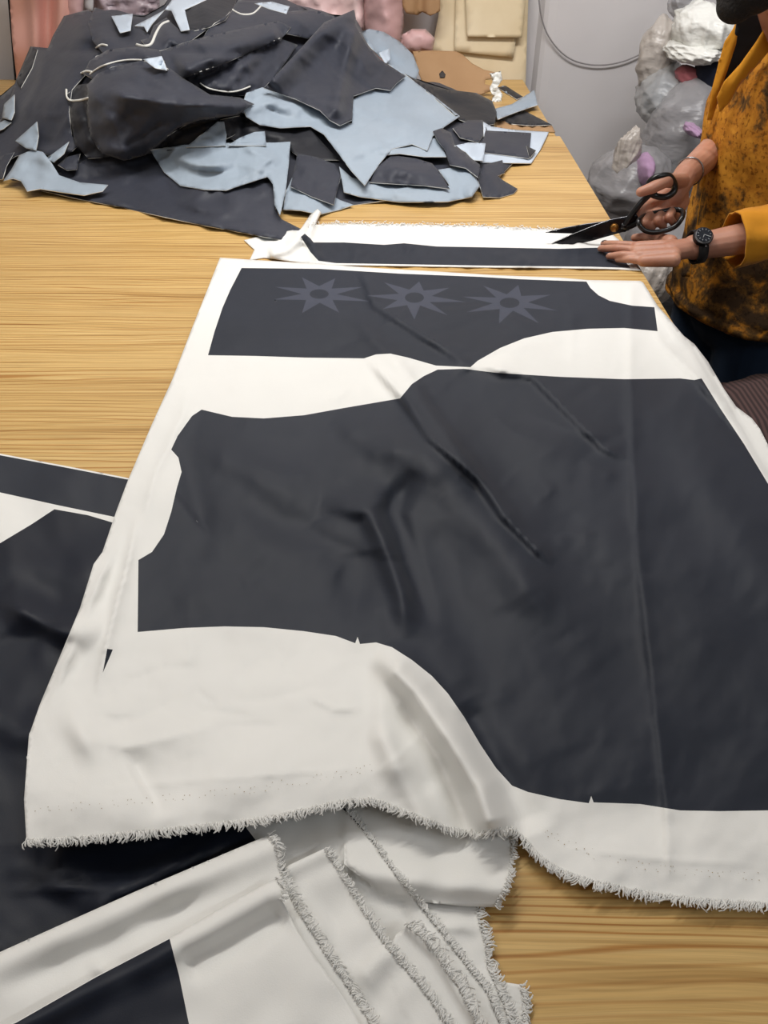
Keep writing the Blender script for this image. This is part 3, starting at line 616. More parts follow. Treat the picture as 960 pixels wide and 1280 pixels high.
Pm = np.c_[np.ones(N), XY]; A_ = np.r_[np.c_[Kx, Pm], np.c_[Pm.T, np.zeros((3, 3))]]
SOL = np.linalg.solve(A_, np.r_[ht, 0, 0, 0])
def T0(px, py):
    px = np.atleast_1d(np.asarray(px, float)); py = np.atleast_1d(np.asarray(py, float)); x, y = px / 100, py / 100
    K = phi(np.hypot(x[:, None] - XY[None, :, 0], y[:, None] - XY[None, :, 1]))
    t = K @ SOL[:N] + SOL[N] + SOL[N + 1] * x + SOL[N + 2] * y
    return np.minimum(t, (H - 0.002) / down(py))
HR = [np.full((130, 260), -0.05)]; HX0, HY0 = -60, -60
def hsettle(snap, px, py, q):
    ix = np.clip((np.asarray(px, float) - HX0) / 3, 0, 258.9); iy = np.clip((np.asarray(py, float) - HY0) / 3, 0, 128.9)
    a, b_ = ix.astype(int), iy.astype(int); u, v = ix - a, iy - b_
    fl = (snap[b_, a] * (1 - u) + snap[b_, a + 1] * u) * (1 - v) + (snap[b_ + 1, a] * (1 - u) + snap[b_ + 1, a + 1] * u) * v + 0.007
    k = 0.003; z = np.clip((q - fl) / k, -40, 40); return np.where(z > 30, q, fl + k * np.log1p(np.exp(z)))
def tmode(off):
    snap = HR[-1]
    for _ in range(2):
        p_ = np.pad(snap, 1, mode='edge'); snap = np.maximum(snap, (p_[:-2, 1:-1] + p_[2:, 1:-1] + p_[1:-1, :-2] + p_[1:-1, 2:]) / 4)
    f = lambda px, py, r: T0(px, py) - hsettle(snap, px, py, off + r)
    f.off = off; f.snap = snap; return f
def hcover(outline, mode, feats):
    gy, gx = np.mgrid[0:130, 0:260]; gx = gx * 3.0 + HX0; gy = gy * 3.0 + HY0; ins = in_poly(gx, gy, outline)
    n_ = HR[-1].copy(); n_[ins] = hsettle(mode.snap, gx[ins], gy[ins], mode.off + relief(gx[ins], gy[ins], feats)); HR.append(n_)
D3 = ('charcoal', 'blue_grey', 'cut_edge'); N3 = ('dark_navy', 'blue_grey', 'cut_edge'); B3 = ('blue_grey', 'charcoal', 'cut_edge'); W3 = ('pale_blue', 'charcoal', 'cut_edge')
def scrap(label, out, off, feats=(), mats=D3, cat='fabric', name='fabric_offcut', step=4, rnd=False, **kw):
    k = len(label) + int(out[0][0])
    o = fabric(name, smooth_poly(out) if rnd else out, tmode(off), list(feats) + [('n', 0.006, 45, k), ('r', 0.004, 42, k + 1), ('r', 0.0022, 17, k + 2)] + creases(out, 2 + int((max(p[0] for p in out) - min(p[0] for p in out)) / 30), 0.013, k), mats, (), step, 0.0018, None, **kw)
    tag(o, label, cat); return o
# underneath everything: one bunched dark sheet with its far side
base_o = [(0, 226), (-25, 200), (-25, 130), (0, 120), (18, 105), (40, 62), (62, 64), (82, 24), (112, 16), (180, 20), (205, 6), (225, -22), (330, -14), (392, 16), (440, 20), (470, 75), (520, 98), (580, 118), (612, 130), (618, 160), (650, 175), (645, 200), (625, 220), (590, 244), (500, 248), (430, 258), (360, 262), (330, 280), (250, 277), (150, 255), (65, 236)]
h0 = fabric('fabric_pile_base', base_o, tmode(-0.012), [('n', 0.012, 80, 60), ('r', 0.008, 90, 61)], D3, (), 6, 0.002); tag(h0, 'dark charcoal sheet bunched up underneath the whole heap of off-cuts', 'fabric'); h0.name = 'crumpled_fabric'
bm = bmesh.new(); rows = []
for i, (x, y) in enumerate(densify([(-25, 130), (0, 120), (18, 105), (40, 62), (62, 64), (82, 24), (112, 16), (180, 20), (205, 6), (225, -22), (330, -14), (392, 16), (440, 20), (470, 75), (520, 98), (580, 118), (612, 130)], 8, False)):
    p = Vector(at_t(np.float64(x), np.float64(y), T0(x, y)[0] + 0.012)); hh = max(p.z - T - 0.004, 0.002); row = []
    for k in range(7):
        a = k / 6 * math.pi / 2; ex = min(hh * 1.5, 3.33 - p.y); row.append(bm.verts.new((p.x, p.y + ex * math.sin(a) * (1 + 0.1 * math.sin(i)), T + 0.004 + hh * math.cos(a) + 0.01 * math.sin(i * 0.7 + k) * math.sin(2 * a))))
    rows.append(row)
for a, b_ in zip(rows[:-1], rows[1:]):
    for k in range(6): bm.faces.new((a[k], b_[k], b_[k + 1], a[k + 1]))
from_bm('far_side', bm, ['charcoal'], h0)

scrap('wide flat charcoal sheet with rolled hem along the front of the heap', [(40, 236), (75, 215), (110, 198), (150, 192), (230, 188), (300, 200), (345, 212), (352, 235), (344, 262), (352, 274), (372, 284), (386, 291), (380, 303), (345, 299), (250, 281), (150, 259), (90, 247)], 0.008,
      [('c', [(55, 236), (150, 255), (250, 277), (345, 294)], 0.020, 5, 8, 0), ('c', [(120, 215), (200, 225), (320, 250)], 0.012, 12, 14), ('c', [(130, 235), (240, 245), (330, 275)], -0.008, 8, 10)])
scrap('large charcoal sheet falling down the left side of the heap', [(38, 58), (60, 60), (66, 45), (80, 20), (110, 12), (135, 30), (150, 60), (120, 70), (108, 92), (90, 112), (86, 140), (90, 170), (100, 180), (75, 203), (50, 188), (20, 195), (-15, 215), (-15, 165), (5, 145), (20, 100)], 0.020,
      [('c', [(100, 20), (110, 45), (120, 62)], 0.035, 14, 16), ('k', [(60, 60), (45, 110), (20, 160)], 0.03, 5, 22), ('k', [(125, 80), (100, 130), (60, 190)], 0.02, 6, 24), ('c', [(105, 90), (70, 130), (50, 175)], 0.020, 20, 16), ('c', [(95, 170), (70, 190), (40, 195)], 0.03, 8, 10), ('b', 112, 58, 12, 10, 0, -0.05)])
scrap('dark narrow off-cut at the far left edge of the heap', [(20, 100), (38, 58), (47, 62), (40, 85), (26, 110)], 0.03, (), N3)
scrap('hooded charcoal piece with pale curved hem at the top left of the heap', [(110, 30), (118, 9), (140, 16), (168, 32), (185, 42), (200, 60), (196, 72), (160, 76), (130, 68), (116, 52)], 0.035,
      [('c', [(118, 12), (122, 40), (140, 60)], 0.03, 8, 14), ('c', [(150, 30), (170, 60)], -0.02, 12, 12)])
scrap('navy block of fabric draped over the top middle of the heap', [(230, 12), (258, -6), (300, -14), (292, 10), (282, 25), (262, 34), (236, 40)], 0.05, [('c', [(240, 20), (290, -5)], 0.03, 14, 14)], N3)
scrap('charcoal cut piece arched at the top middle with pale S-shaped hem', [(176, 50), (186, 48), (192, 32), (208, 22), (216, 30), (228, 40), (262, 34), (240, 50), (205, 62), (190, 66)], 0.045, [('c', [(200, 28), (212, 45), (218, 58)], 0.03, 9, 12)])
scrap('charcoal sheet spread over the top right ridge of the heap', [(262, 34), (285, 18), (298, 0), (330, 2), (362, 14), (392, 12), (418, 20), (420, 30), (385, 48), (340, 38), (300, 40), (250, 52)], 0.035, [('c', [(300, 5), (340, 25), (400, 25)], 0.03, 12, 14), ('c', [(270, 40), (330, 20)], -0.015, 10, 10)])
scrap('long charcoal roll slanting up to the right across the heap top', [(200, 64), (240, 50), (300, 36), (348, 26), (364, 34), (352, 48), (320, 62), (270, 84), (226, 99), (208, 88)], 0.055, [('c', [(222, 90), (280, 62), (352, 36)], 0.065, 13, 16, 0.08), ('c', [(210, 70), (300, 45)], 0.02, 10, 10)])
scrap('charcoal sheet creased beneath the long slanting roll', [(228, 98), (290, 76), (350, 48), (372, 56), (352, 84), (334, 108), (318, 118), (280, 122), (250, 112)], 0.03, [('r', 0.012, 30, 71), ('c', [(280, 90), (330, 70)], 0.02, 10, 12), ('c', [(250, 108), (300, 112), (332, 95)], 0.02, 6, 8)])
scrap('folded charcoal band behind the bulging bundle', [(104, 92), (112, 76), (135, 62), (170, 58), (198, 62), (206, 76), (180, 80), (150, 84), (118, 100)], 0.055, [('c', [(110, 88), (150, 70), (200, 68)], 0.03, 10, 12)])
scrap('bulging charcoal bundle like a sack in the middle of the heap', [(108, 107), (122, 92), (140, 84), (175, 76), (205, 80), (228, 97), (262, 118), (300, 122), (318, 130), (296, 144), (250, 150), (222, 160), (205, 176), (182, 194), (155, 201), (128, 192), (112, 172), (108, 140)], 0.06,
      [('k', [(110, 106), (128, 135), (150, 170), (158, 198)], 0.022, 10, 22, 0.1), ('k', [(200, 172), (205, 140), (190, 110)], 0.012, 12, 12), ('c', [(112, 106), (160, 118), (240, 132), (300, 130)], 0.03, 14, 20), ('k', [(112, 106), (160, 122), (230, 130), (300, 132)], 0.025, 10, 20)], puff=0.03, puffw=16)
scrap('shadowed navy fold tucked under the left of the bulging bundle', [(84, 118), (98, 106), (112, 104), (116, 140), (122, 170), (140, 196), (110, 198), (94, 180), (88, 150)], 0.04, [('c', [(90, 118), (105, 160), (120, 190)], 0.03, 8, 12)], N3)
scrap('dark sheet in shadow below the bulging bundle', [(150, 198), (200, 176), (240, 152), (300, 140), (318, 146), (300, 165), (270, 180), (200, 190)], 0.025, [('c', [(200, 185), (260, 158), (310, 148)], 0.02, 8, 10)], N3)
scrap('small charcoal square with pale lower edge at the left front of the heap', [(72, 206), (84, 196), (100, 192), (96, 212), (84, 213)], 0.035, ())
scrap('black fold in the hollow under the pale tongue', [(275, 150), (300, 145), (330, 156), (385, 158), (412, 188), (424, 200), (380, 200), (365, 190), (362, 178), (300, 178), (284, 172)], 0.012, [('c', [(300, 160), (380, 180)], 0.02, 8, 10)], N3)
# pale reverse sides
scrap('wide pale blue-grey piece with wavy lower edge at the heap\'s front', [(188, 188), (230, 181), (300, 178), (345, 178), (363, 177), (361, 205), (357, 240), (350, 269), (343, 256), (341, 230), (334, 221), (312, 228), (282, 238), (255, 237), (225, 232), (205, 215)], 0.035,
      [('c', [(208, 190), (240, 205), (290, 212)], 0.030, 6, 9), ('c', [(215, 208), (260, 218), (310, 215)], -0.016, 6, 6), ('c', [(300, 180), (350, 205)], 0.018, 6, 8), ('c', [(340, 222), (350, 260)], 0.02, 6, 8, 0)], B3, step=3)
scrap('bent pale flap standing up behind the wide pale piece', [(232, 184), (256, 165), (272, 152), (280, 152), (283, 168), (282, 182)], 0.03, [('c', [(258, 162), (276, 182)], 0.015, 4, 6)], B3)
scrap('pale corner peeping up in the heap\'s middle hollow', [(284, 182), (300, 172), (318, 165), (331, 164), (333, 182)], 0.032, (), B3)
scrap('blue-grey piece half covered at the bottom centre of the heap', [(354, 262), (358, 238), (365, 222), (400, 235), (425, 250), (442, 256), (425, 262), (400, 268), (375, 263)], 0.010, (), B3)
scrap('dark square panel between two pale pieces at the heap\'s front', [(372, 192), (395, 196), (418, 205), (426, 220), (417, 256), (390, 246), (363, 233), (368, 210)], 0.03, [('c', [(375, 200), (410, 240)], 0.012, 10, 14)])
scrap('crescent shaped blue-grey piece at the right front of the heap', [(424, 208), (440, 222), (480, 230), (540, 234), (562, 232), (548, 212), (575, 208), (592, 216), (600, 232), (590, 246), (560, 252), (500, 253), (450, 246), (430, 240)], 0.02, [('c', [(575, 210), (598, 230), (580, 248)], 0.03, 8, 10), ('c', [(440, 235), (500, 242), (560, 243)], 0.012, 6, 8)], B3)
scrap('dark pointed panel lying on the crescent shaped piece', [(462, 228), (472, 208), (490, 194), (520, 198), (540, 204), (552, 218), (562, 236), (530, 232), (495, 230)], 0.04, [('c', [(480, 205), (550, 225)], 0.012, 10, 12)])
scrap('pale blue-grey scrap under the right end of the big pale piece', [(455, 193), (490, 184), (520, 176), (548, 172), (558, 196), (530, 196), (500, 192), (480, 194)], 0.045, [('c', [(470, 192), (540, 184)], 0.012, 5, 6)], B3)
scrap('largest pale blue-grey piece with long tongue pointing down, right of centre', [(302, 132), (308, 116), (328, 109), (360, 120), (395, 134), (415, 152), (440, 154), (441, 124), (458, 112), (482, 112), (492, 100), (503, 91), (540, 118), (575, 145), (556, 158), (541, 170), (534, 188), (515, 180), (490, 186), (474, 205), (456, 232), (438, 212), (420, 188), (405, 168), (388, 158), (350, 160), (325, 156), (308, 146)], 0.055,
      [('c', [(395, 160), (430, 190), (480, 170), (540, 160)], 0.022, 10, 12), ('c', [(420, 175), (450, 205)], 0.015, 8, 8), ('c', [(470, 130), (500, 150), (530, 150)], 0.014, 10, 10), ('c', [(510, 110), (490, 140), (485, 170)], -0.012, 8, 10), ('c', [(305, 140), (340, 128), (380, 140)], 0.03, 8, 10)], B3, step=3)
scrap('big charcoal cone shaped fold rising to a point at the heap\'s right', [(330, 110), (350, 88), (380, 56), (405, 28), (443, 12), (446, 30), (460, 56), (475, 74), (507, 95), (496, 104), (488, 113), (470, 110), (442, 120), (440, 150), (425, 157), (412, 150), (400, 138), (370, 124)], 0.085,
      [('c', [(442, 14), (400, 42), (336, 106)], 0.050, 8, 16, 0.05), ('c', [(444, 30), (432, 80), (418, 150)], 0.050, 10, 9, 0.1), ('c', [(380, 70), (400, 120)], -0.015, 16, 16), ('c', [(450, 60), (490, 100)], 0.012, 14, 12)], step=3)
scrap('rounded pale piece peeping out right of the cone shaped fold', [(450, 40), (462, 36), (480, 40), (500, 52), (516, 68), (524, 88), (520, 100), (505, 95), (480, 76), (462, 58)], 0.01, [('c', [(470, 45), (510, 80)], 0.02, 8, 10)], B3)
scrap('small pale flap beside the cone shaped fold', [(474, 66), (487, 60), (488, 74), (482, 80)], 0.05, (), W3)
scrap('arched pale piece spilling onto the wood at the heap\'s left front', [(4, 226), (14, 212), (24, 194), (40, 187), (54, 190), (66, 206), (74, 219), (100, 228), (135, 231), (128, 239), (105, 244), (75, 240), (50, 236), (34, 239), (26, 226), (16, 223)], 0.05, [('c', [(10, 224), (30, 200), (50, 194), (70, 215)], 0.02, 8, 10)], B3)
scrap('small grey triangle standing on the left front of the heap', [(19, 176), (46, 152), (48, 170), (45, 188), (32, 185)], 0.065, [('c', [(30, 172), (40, 182)], 0.01, 5, 5)], B3)
scrap('thin pale sliver under the left charcoal sheet\'s lower edge', [(58, 198), (74, 186), (86, 177), (80, 192), (67, 203)], 0.055, (), B3)
scrap('dark round-edged slip at the far left front corner', [(-12, 225), (-8, 200), (8, 192), (18, 190), (8, 208), (3, 224)], 0.035)
scrap('pale trapezoid tab lying near the heap\'s top left', [(139, 20), (166, 17), (163, 38), (150, 41)], 0.075, (), W3)
scrap('pale tab poking out above the bulging bundle', [(179, 74), (202, 70), (209, 88), (194, 85)], 0.13, (), W3)
scrap('pale T shaped strip hanging over the heap top beside the navy block', [(206, 12), (222, -10), (262, -16), (270, -6), (231, 12), (237, 37), (226, 39), (214, 13)], 0.075, (), W3)
scrap('pale pointed strip with white edge near the top of the heap', [(168, 32), (188, 22), (206, 12), (190, 30), (184, 40), (180, 33)], 0.06, (), W3)
scrap('pale strip along the far top ridge of the heap', [(318, 4), (340, 2), (362, 8), (358, 17), (336, 11)], 0.065, (), W3)
scrap('pale folded corner at the far left edge of the heap', [(2, 147), (5, 130), (18, 118), (18, 140), (14, 150)], 0.05, (), B3)
scrap('pale scrap low at the far left edge of the heap', [(-10, 158), (6, 150), (14, 153), (4, 161), (-8, 166)], 0.03, (), B3)
# right end of the heap
scrap('dark navy rolled sheet at the heap\'s right shoulder', [(506, 92), (530, 104), (560, 112), (595, 116), (615, 126), (621, 140), (618, 155), (600, 158), (575, 150), (545, 124)], 0.02, [('c', [(540, 112), (590, 122), (616, 145)], 0.035, 10, 14)], N3)
scrap('charcoal scrap folded over right of the big pale piece', [(566, 160), (585, 150), (603, 150), (609, 162), (598, 178), (575, 172)], 0.03, [('c', [(570, 165), (600, 155)], 0.012, 6, 8)])
scrap('pale scrap jutting right under the dark rectangle', [(604, 152), (614, 158), (640, 162), (686, 165), (676, 186), (664, 204), (600, 203), (605, 175)], 0.002, (), W3)
scrap('dark rectangle lying at the right tip of the heap', [(607, 163), (664, 166), (661, 198), (600, 190)], 0.014, [('c', [(610, 175), (660, 180)], 0.006, 10, 10)])
scrap('twisted charcoal strip curling down at the heap\'s right', [(541, 164), (552, 160), (564, 166), (568, 180), (585, 194), (600, 206), (598, 222), (582, 210), (562, 206), (556, 188), (546, 174)], 0.06, [('c', [(550, 165), (566, 190), (592, 212)], 0.03, 7, 9)])
scrap('small pale scrap with a dark slit beside the twisted strip', [(568, 182), (586, 178), (607, 179), (604, 201), (592, 200), (582, 190)], 0.05, (), W3)
scrap('charcoal folded scraps fanning onto the wood at the heap\'s right front', [(598, 226), (604, 206), (628, 200), (631, 216), (622, 220), (630, 226), (647, 236), (642, 242), (624, 247), (604, 246)], 0.012, [('c', [(606, 210), (625, 245)], 0.018, 5, 7)])
scrap('tiny dark scrap touching the dark rectangle\'s corner', [(658, 182), (670, 188), (662, 198)], 0.01, (), N3)

def hem(label_start, pts, r=0.0022):
    par = [o for o in COL.objects if o.get('label', '').startswith(label_start)][0]
    pl = spline([(a, b_, 0) for a, b_ in pts], 6); bm = bmesh.new()
    bm_tube(bm, [Vector(at_t(np.float64(p.x), np.float64(p.y), float(T0(p.x, p.y)[0] - hsettle(HR[-1], p.x, p.y, -1) + 0.004))) for p in pl], r, 6)
    from_bm('pale_hem', bm, ['cut_edge'], par)
hem('bulging charcoal bundle', [(112, 93), (125, 84), (142, 78), (160, 75), (177, 75)])
hem('charcoal cut piece arched', [(171, 56), (180, 58), (189, 55), (195, 42), (202, 31), (211, 27)], 0.004)
hem('charcoal sheet creased', [(250, 104), (262, 111), (285, 115), (300, 113), (313, 108)])
hem('shadowed navy fold', [(83, 112), (84, 122), (90, 126), (102, 125), (112, 122)], 0.003)
hem('shadowed navy fold', [(101, 92), (108, 89), (115, 90)], 0.003)
hem('hooded charcoal piece', [(120, 60), (127, 56), (134, 57)], 0.003)
hem('bulging charcoal bundle', [(208, 86), (214, 91), (221, 97)], 0.003)
hem('charcoal sheet spread over', [(290, 12), (302, 18), (316, 17), (326, 8)], 0.003)

# ------------------------------------------------------------------ small things at the far end of the table
def flat(name, label, out, h, feats=(), mats=D3, cat='fabric', thick=0.0025, **kw):
    o = fabric(name, out, hmode(h), feats, mats, (), 3, thick, None, **kw); tag(o, label, cat); return o
flat('fabric_offcut', 'blue-grey strip crossing the far table beside the wall', [(618, 136), (640, 130), (662, 116), (668, 112), (672, 131), (645, 140), (622, 149)], 0.02, [('n', 0.004, 20, 3)], B3)
flat('fabric_offcut', 'short black strip behind the blue-grey strip', [(622, 109), (632, 107), (654, 121), (646, 124)], 0.004, (), N3)
flat('fabric_offcut', 'black crescent scrap on the far table\'s right corner', [(623, 149), (640, 142), (655, 138), (690, 156), (665, 157), (640, 155)], 0.006, [('n', 0.004, 20, 4)], N3)
flat('cardboard_strip', 'flat tan cardboard strip under the black crescent scrap', [(620, 150), (690, 157), (694, 165), (620, 160)], 0.003, (), ('kraft', 'kraft', 'board_edge'), 'cardboard')
cb_ = fabric('cardboard_pattern', [(516, 64), (540, 63), (570, 64), (578, 68), (590, 79), (605, 87), (626, 92), (620, 98), (607, 99), (606, 105), (614, 107), (618, 112), (600, 118), (556, 117), (530, 112)], ymode(3.10, 0.0022, 117), (), ('kraft', 'kraft', 'board_edge'), (), 4, 0.003)
tag(cb_, 'brown cardboard garment pattern with curved edge leaning behind the heap', 'pattern')
fabric('ink_stamp', [(549, 92), (553, 88), (557, 93), (556, 97), (550, 97)], ymode(3.096, 0.0022, 117), (), ('ink', 'ink', 'ink'), (), 2, 0.0005, cb_)
# crinkled shiny strip
o = fabric('plastic_strip', [(612, 92), (626, 89), (628, 100), (622, 108), (628, 118), (626, 130), (614, 132), (616, 120), (612, 110), (616, 102)], ymode(3.02, 0.001, 130), [('r', 0.02, 12, 5)], ('white_film', 'white_film', 'white_film'), (), 2.5, 0.001)
tag(o, 'crinkled shiny clear strip at the end of the brown pattern', 'plastic')
# leaning cream boards
bds = [('tall cream hardboard pattern sheet leaning widest against the back wall', [(558, -90), (664, -90), (660, 10), (657, 108), (628, 112), (600, 108), (570, 80), (540, 62), (548, 20)], 3.40),
       ('mid cream board in front of the tall one, slanted lower edge', [(572, -90), (650, -90), (645, 49), (642, 72), (600, 68), (568, 64)], 3.385),
       ('smallest cream board, topmost of the leaning stack', [(585, -90), (659, -90), (656, 0), (652, 47), (584, 46), (582, 0)], 3.368)]
for lb, ol, yy in bds:
    tag(fabric('pattern_board', ol, ymode(yy, 0.00035, 100), (), ('cream_board', 'cream_board', 'board_edge'), (), 8, 0.006), lb, 'board')
o = fabric('paper_roll', [(500, -60), (552, -60), (550, 14), (538, 20), (528, 15), (522, 19), (508, 17), (503, 8)], ymode(3.33), [('c', [(527, -60), (525, 20)], -0.03, 6, 6, 0)], ('kraft', 'kraft', 'board_edge'), (), 4, 0.003)
tag(o, 'brown kraft paper pieces hanging above the pink bundle', 'paper')
# pink cloths and bundles along the back
pk = [('hanging_cloth', 'salmon pink satin cloth hanging in long folds at the far left', [(8, -80), (108, -80), (104, 10), (96, 60), (60, 125), (24, 125), (15, 50)], 3.30, 'pink_satin', [('c', [(38, -80), (50, 120)], 0.05, 9, 14, 0), ('c', [(62, -80), (58, 120)], -0.04, 8, 8, 0), ('c', [(78, -80), (70, 120)], 0.05, 8, 12, 0), ('n', 0.012, 90, 7)], 0.0),
      ('cloth_bundle', 'crinkled mauve plastic-wrapped bundle behind the heap\'s top left', [(112, -80), (196, -80), (200, 20), (190, 50), (120, 50)], 3.38, 'mauve_wrap', [('r', 0.03, 26, 8)], 0.06),
      ('cloth_bundle', 'pale pink fabric bundle behind the heap\'s top ridge', [(300, -80), (458, -80), (458, 40), (300, 40)], 3.40, 'pale_pink', [('r', 0.02, 50, 9), ('c', [(452, -80), (446, 40)], 0.04, 8, 10, 0), ('c', [(415, -80), (420, 40)], -0.03, 10, 10, 0)], 0.05),
      ('cloth_bundle', 'dusty rose fabric roll standing beside the kraft paper', [(452, -80), (506, -80), (505, 30), (500, 62), (512, 90), (470, 90), (456, 50)], 3.36, 'rose_pink', [('c', [(480, -80), (482, 80)], 0.06, 20, 20, 0), ('r', 0.012, 60, 10)], 0.05),
      ('cloth_bundle', 'small rounded rose pink lump below the kraft paper', [(502, 44), (515, 36), (532, 36), (544, 48), (540, 66), (520, 72), (500, 66)], 3.28, 'rose_pink', [('r', 0.01, 20, 11)], 0.06),
      ('cloth_bundle', 'grey-brown wrapped bundle between the salmon cloth and white strip', [(80, -80), (104, -80), (104, 30), (84, 30)], 3.27, 'rose_pink', [('r', 0.01, 30, 12)], 0.02)]
for nm, lb, ol, yy, mt, ft, pf in pk:
    tag(fabric(nm, ol, ymode(yy), ft, (mt, mt, mt), (), 4.5, 0.006 if pf else 0.003, None, puff=pf, puffw=16), lb, 'cloth' if nm == 'hanging_cloth' else 'bundle')
o = fabric('white_panel', [(104, -80), (118, -80), (116, 14), (106, 14)], ymode(3.30), (), ('wall', 'wall', 'wall'), (), 6, 0.01); tag(o, 'narrow white panel between the salmon cloth and mauve bundle', 'panel')
o = fabric('dark_crevice', [(3, -80), (9, -80), (24, 112), (19, 112)], ymode(3.36), (), ('black_stuff', 'black_stuff', 'black_stuff'), (), 6, 0.02); o.name = 'upright_crevice'; tag(o, 'dark upright rail at the left side of the salmon cloth', 'crevice')  # dark gap beside the salmon cloth, put in as a solid black strip

# cable on the wall
bm = bmesh.new(); Yc = WB - 0.117
cp = spline([PY(665, -90, WB - 0.06), PY(671, -30, WB - 0.06), PY(677, 22, WB - 0.06), PY(690, 52, WB - 0.06), PY(712, 73, WB - 0.06), PY(740, 81, WB - 0.06), PY(770, 79, WB - 0.06), PY(800, 68, WB - 0.06), PY(850, 40, WB - 0.06)], 8)
bm_tube(bm, cp, 0.0026, 8); tag(from_bm('wall_cable', bm, ['cable']), 'thin grey cable looping down across the bare wall', 'cable')

# ------------------------------------------------------------------ plastic bags by the wall
def lump(bm, c, r, seed, amp=0.12, fold=9, sub=5, rot=None, knot=None):
    rs = np.random.RandomState(seed); vs = bm_ellipsoid(bm, (0, 0, 0), (1, 1, 1), None, sub)
    ws = [(rs.normal(size=3) * fold * rs.uniform(0.4, 1.4), rs.uniform(0, 6.28)) for _ in range(10)]
    for v in vs:
        p = np.array(v.co); n = 0.0
        for k, ph in ws: n += 0.14 * ((1 - abs(math.sin(float(p[[2, 0, 1]] @ k) * 1.7 + ph))) ** 2 - 0.35) + (1 - abs(math.sin(float(p @ k) * 0.5 + ph + 0.8 * math.sin(float(p[[1, 2, 0]] @ k) * 0.3)))) ** 2 - 0.35
        f = 1 + amp * n / 2.5; q = Vector(p) * f
        q = Vector((q.x * r[0], q.y * r[1], q.z * r[2]))
        if rot: q = rot @ q
        v.co = q + Vector(c)
def bag(label, c, r, film_, inner, seed, amp=0.13, rot=None, neck=None):
    amp *= 0.72; root = empty('plastic_bag', (c[0], c[1], c[2] - r[2]), label, 'bag', 'stuffed plastic bags by the wall')
    bm = bmesh.new(); lump(bm, c, r, seed, amp, 5, 5, rot)
    if neck:
        p0, p1, ra, rb = neck; bmn = bmesh.new(); q = (Vector(p0) + Vector(p1)) / 2
        lump(bm, q, (ra, ra, (Vector(p1) - Vector(p0)).length / 2), seed + 50, 0.25, 9, 4, (Vector(p1) - Vector(p0)).to_track_quat('Z', 'Y').to_matrix())
        bmn.free()
    from_bm('bag_film', bm, [film_], root)
    if inner:
        bm = bmesh.new(); lump(bm, c, [q * 0.74 for q in r], seed + 9, 0.1, 4, 4, rot); from_bm('bag_filling', bm, [inner], root)
    return root
Yb = 3.0
def s_at(px, Y, py): return (Y / fwd(py)) / F      # metres per pixel there
def pbag(label, px, py, wpx, hpx, Y, film_, inner, seed, amp=0.13, deg=0, neck=None):
    k = s_at(px, Y, py); c = PY(px, py, Y); up = (0, 0, 1)
    return bag(label, c, (wpx / 2 * k, 0.17 if wpx > 60 else wpx / 2 * k, hpx / 2 * k * 1.02), film_, inner, seed, amp, Matrix.Rotation(math.radians(deg), 3, 'Y'), neck)
pbag('largest grey translucent bag with dark stuffing beside the person\'s arm', 850, 178, 102, 150, 2.92, 'grey_film', 'black_stuff', 3, 0.11, 12)
pbag('grey bag middle height with dusky stuffing behind the shirt front', 872, 128, 92, 80, 3.05, 'grey_film', 'rose_pink', 5, 0.14)
pbag('taupe crumpled clear bag upright against the bare wall', 822, 70, 50, 88, 3.12, 'taupe_film', None, 7, 0.16)
pbag('grey crumpled bag sagging below the taupe one', 830, 118, 66, 76, 3.08, 'clear_film', 'blue_grey', 8, 0.16, 25)
pbag('white plastic bag topmost of the pile near the person\'s chin', 878, 34, 76, 56, 3.02, 'white_film', None, 9, 0.18, 8)
pbag('white plastic bag lower fold just under the topmost white one', 868, 62, 74, 26, 3.0, 'white_film', None, 12, 0.18, -5)
pbag('smoky grey bag peeping above the white one', 852, 2, 36, 40, 3.14, 'grey_film', 'black_stuff', 13, 0.15)
pbag('low grey bag slumped right beside the table edge', 784, 232, 110, 92, 2.72, 'grey_film', 'black_stuff', 15, 0.13, -18)
pbag('narrow knotted clear bag neck standing behind the cutting hand', 782, 200, 34, 78, 2.66, 'taupe_film', None, 17, 0.2, 6)
pbag('grey bag under the scissors next to the table edge', 836, 318, 120, 110, 2.5, 'grey_film', 'black_stuff', 19, 0.12)
pbag('pale bag seen in the gap between hand and shirt hem', 812, 352, 60, 70, 2.36, 'taupe_film', None, 21, 0.12)
def lumpthing(name, label, cat, px, py, wpx, hpx, Y, mat, seed, amp=0.1, deg=0):
    bm = bmesh.new(); k = s_at(px, Y, py); lump(bm, PY(px, py, Y), (wpx / 2 * k, 0.08, hpx / 2 * k), seed, amp, 4, 4, Matrix.Rotation(math.radians(deg), 3, 'Y'))
    tag(from_bm(name, bm, [mat]), label, cat)
lumpthing('navy_sack', 'dark navy sack between the white bag and the shirt collar', 'sack', 893, 92, 54, 74, 2.93, 'navy_sack', 31)
lumpthing('red_cloth', 'red cloth showing between the grey bags', 'cloth', 864, 97, 44, 26, 2.97, 'red_cloth', 33, 0.12, 20)
lumpthing('lilac_cloth', 'lilac cloth poking out by the cutting hand\'s wrist', 'cloth', 806, 212, 20, 38, 2.60, 'lilac_cloth', 35)
lumpthing('lilac_cloth', 'small pink-lilac scrap low on the largest grey bag', 'cloth', 866, 162, 22, 14, 2.70, 'lilac_cloth', 37, 0.2, 25)
box_o = box('storage_crate', (0.86, 2.3, 0), (1.7, 3.25, 0.40), ['black_stuff'], None, 0.01); tag(box_o, 'dark low crate on the floor holding up the plastic bags', 'crate')

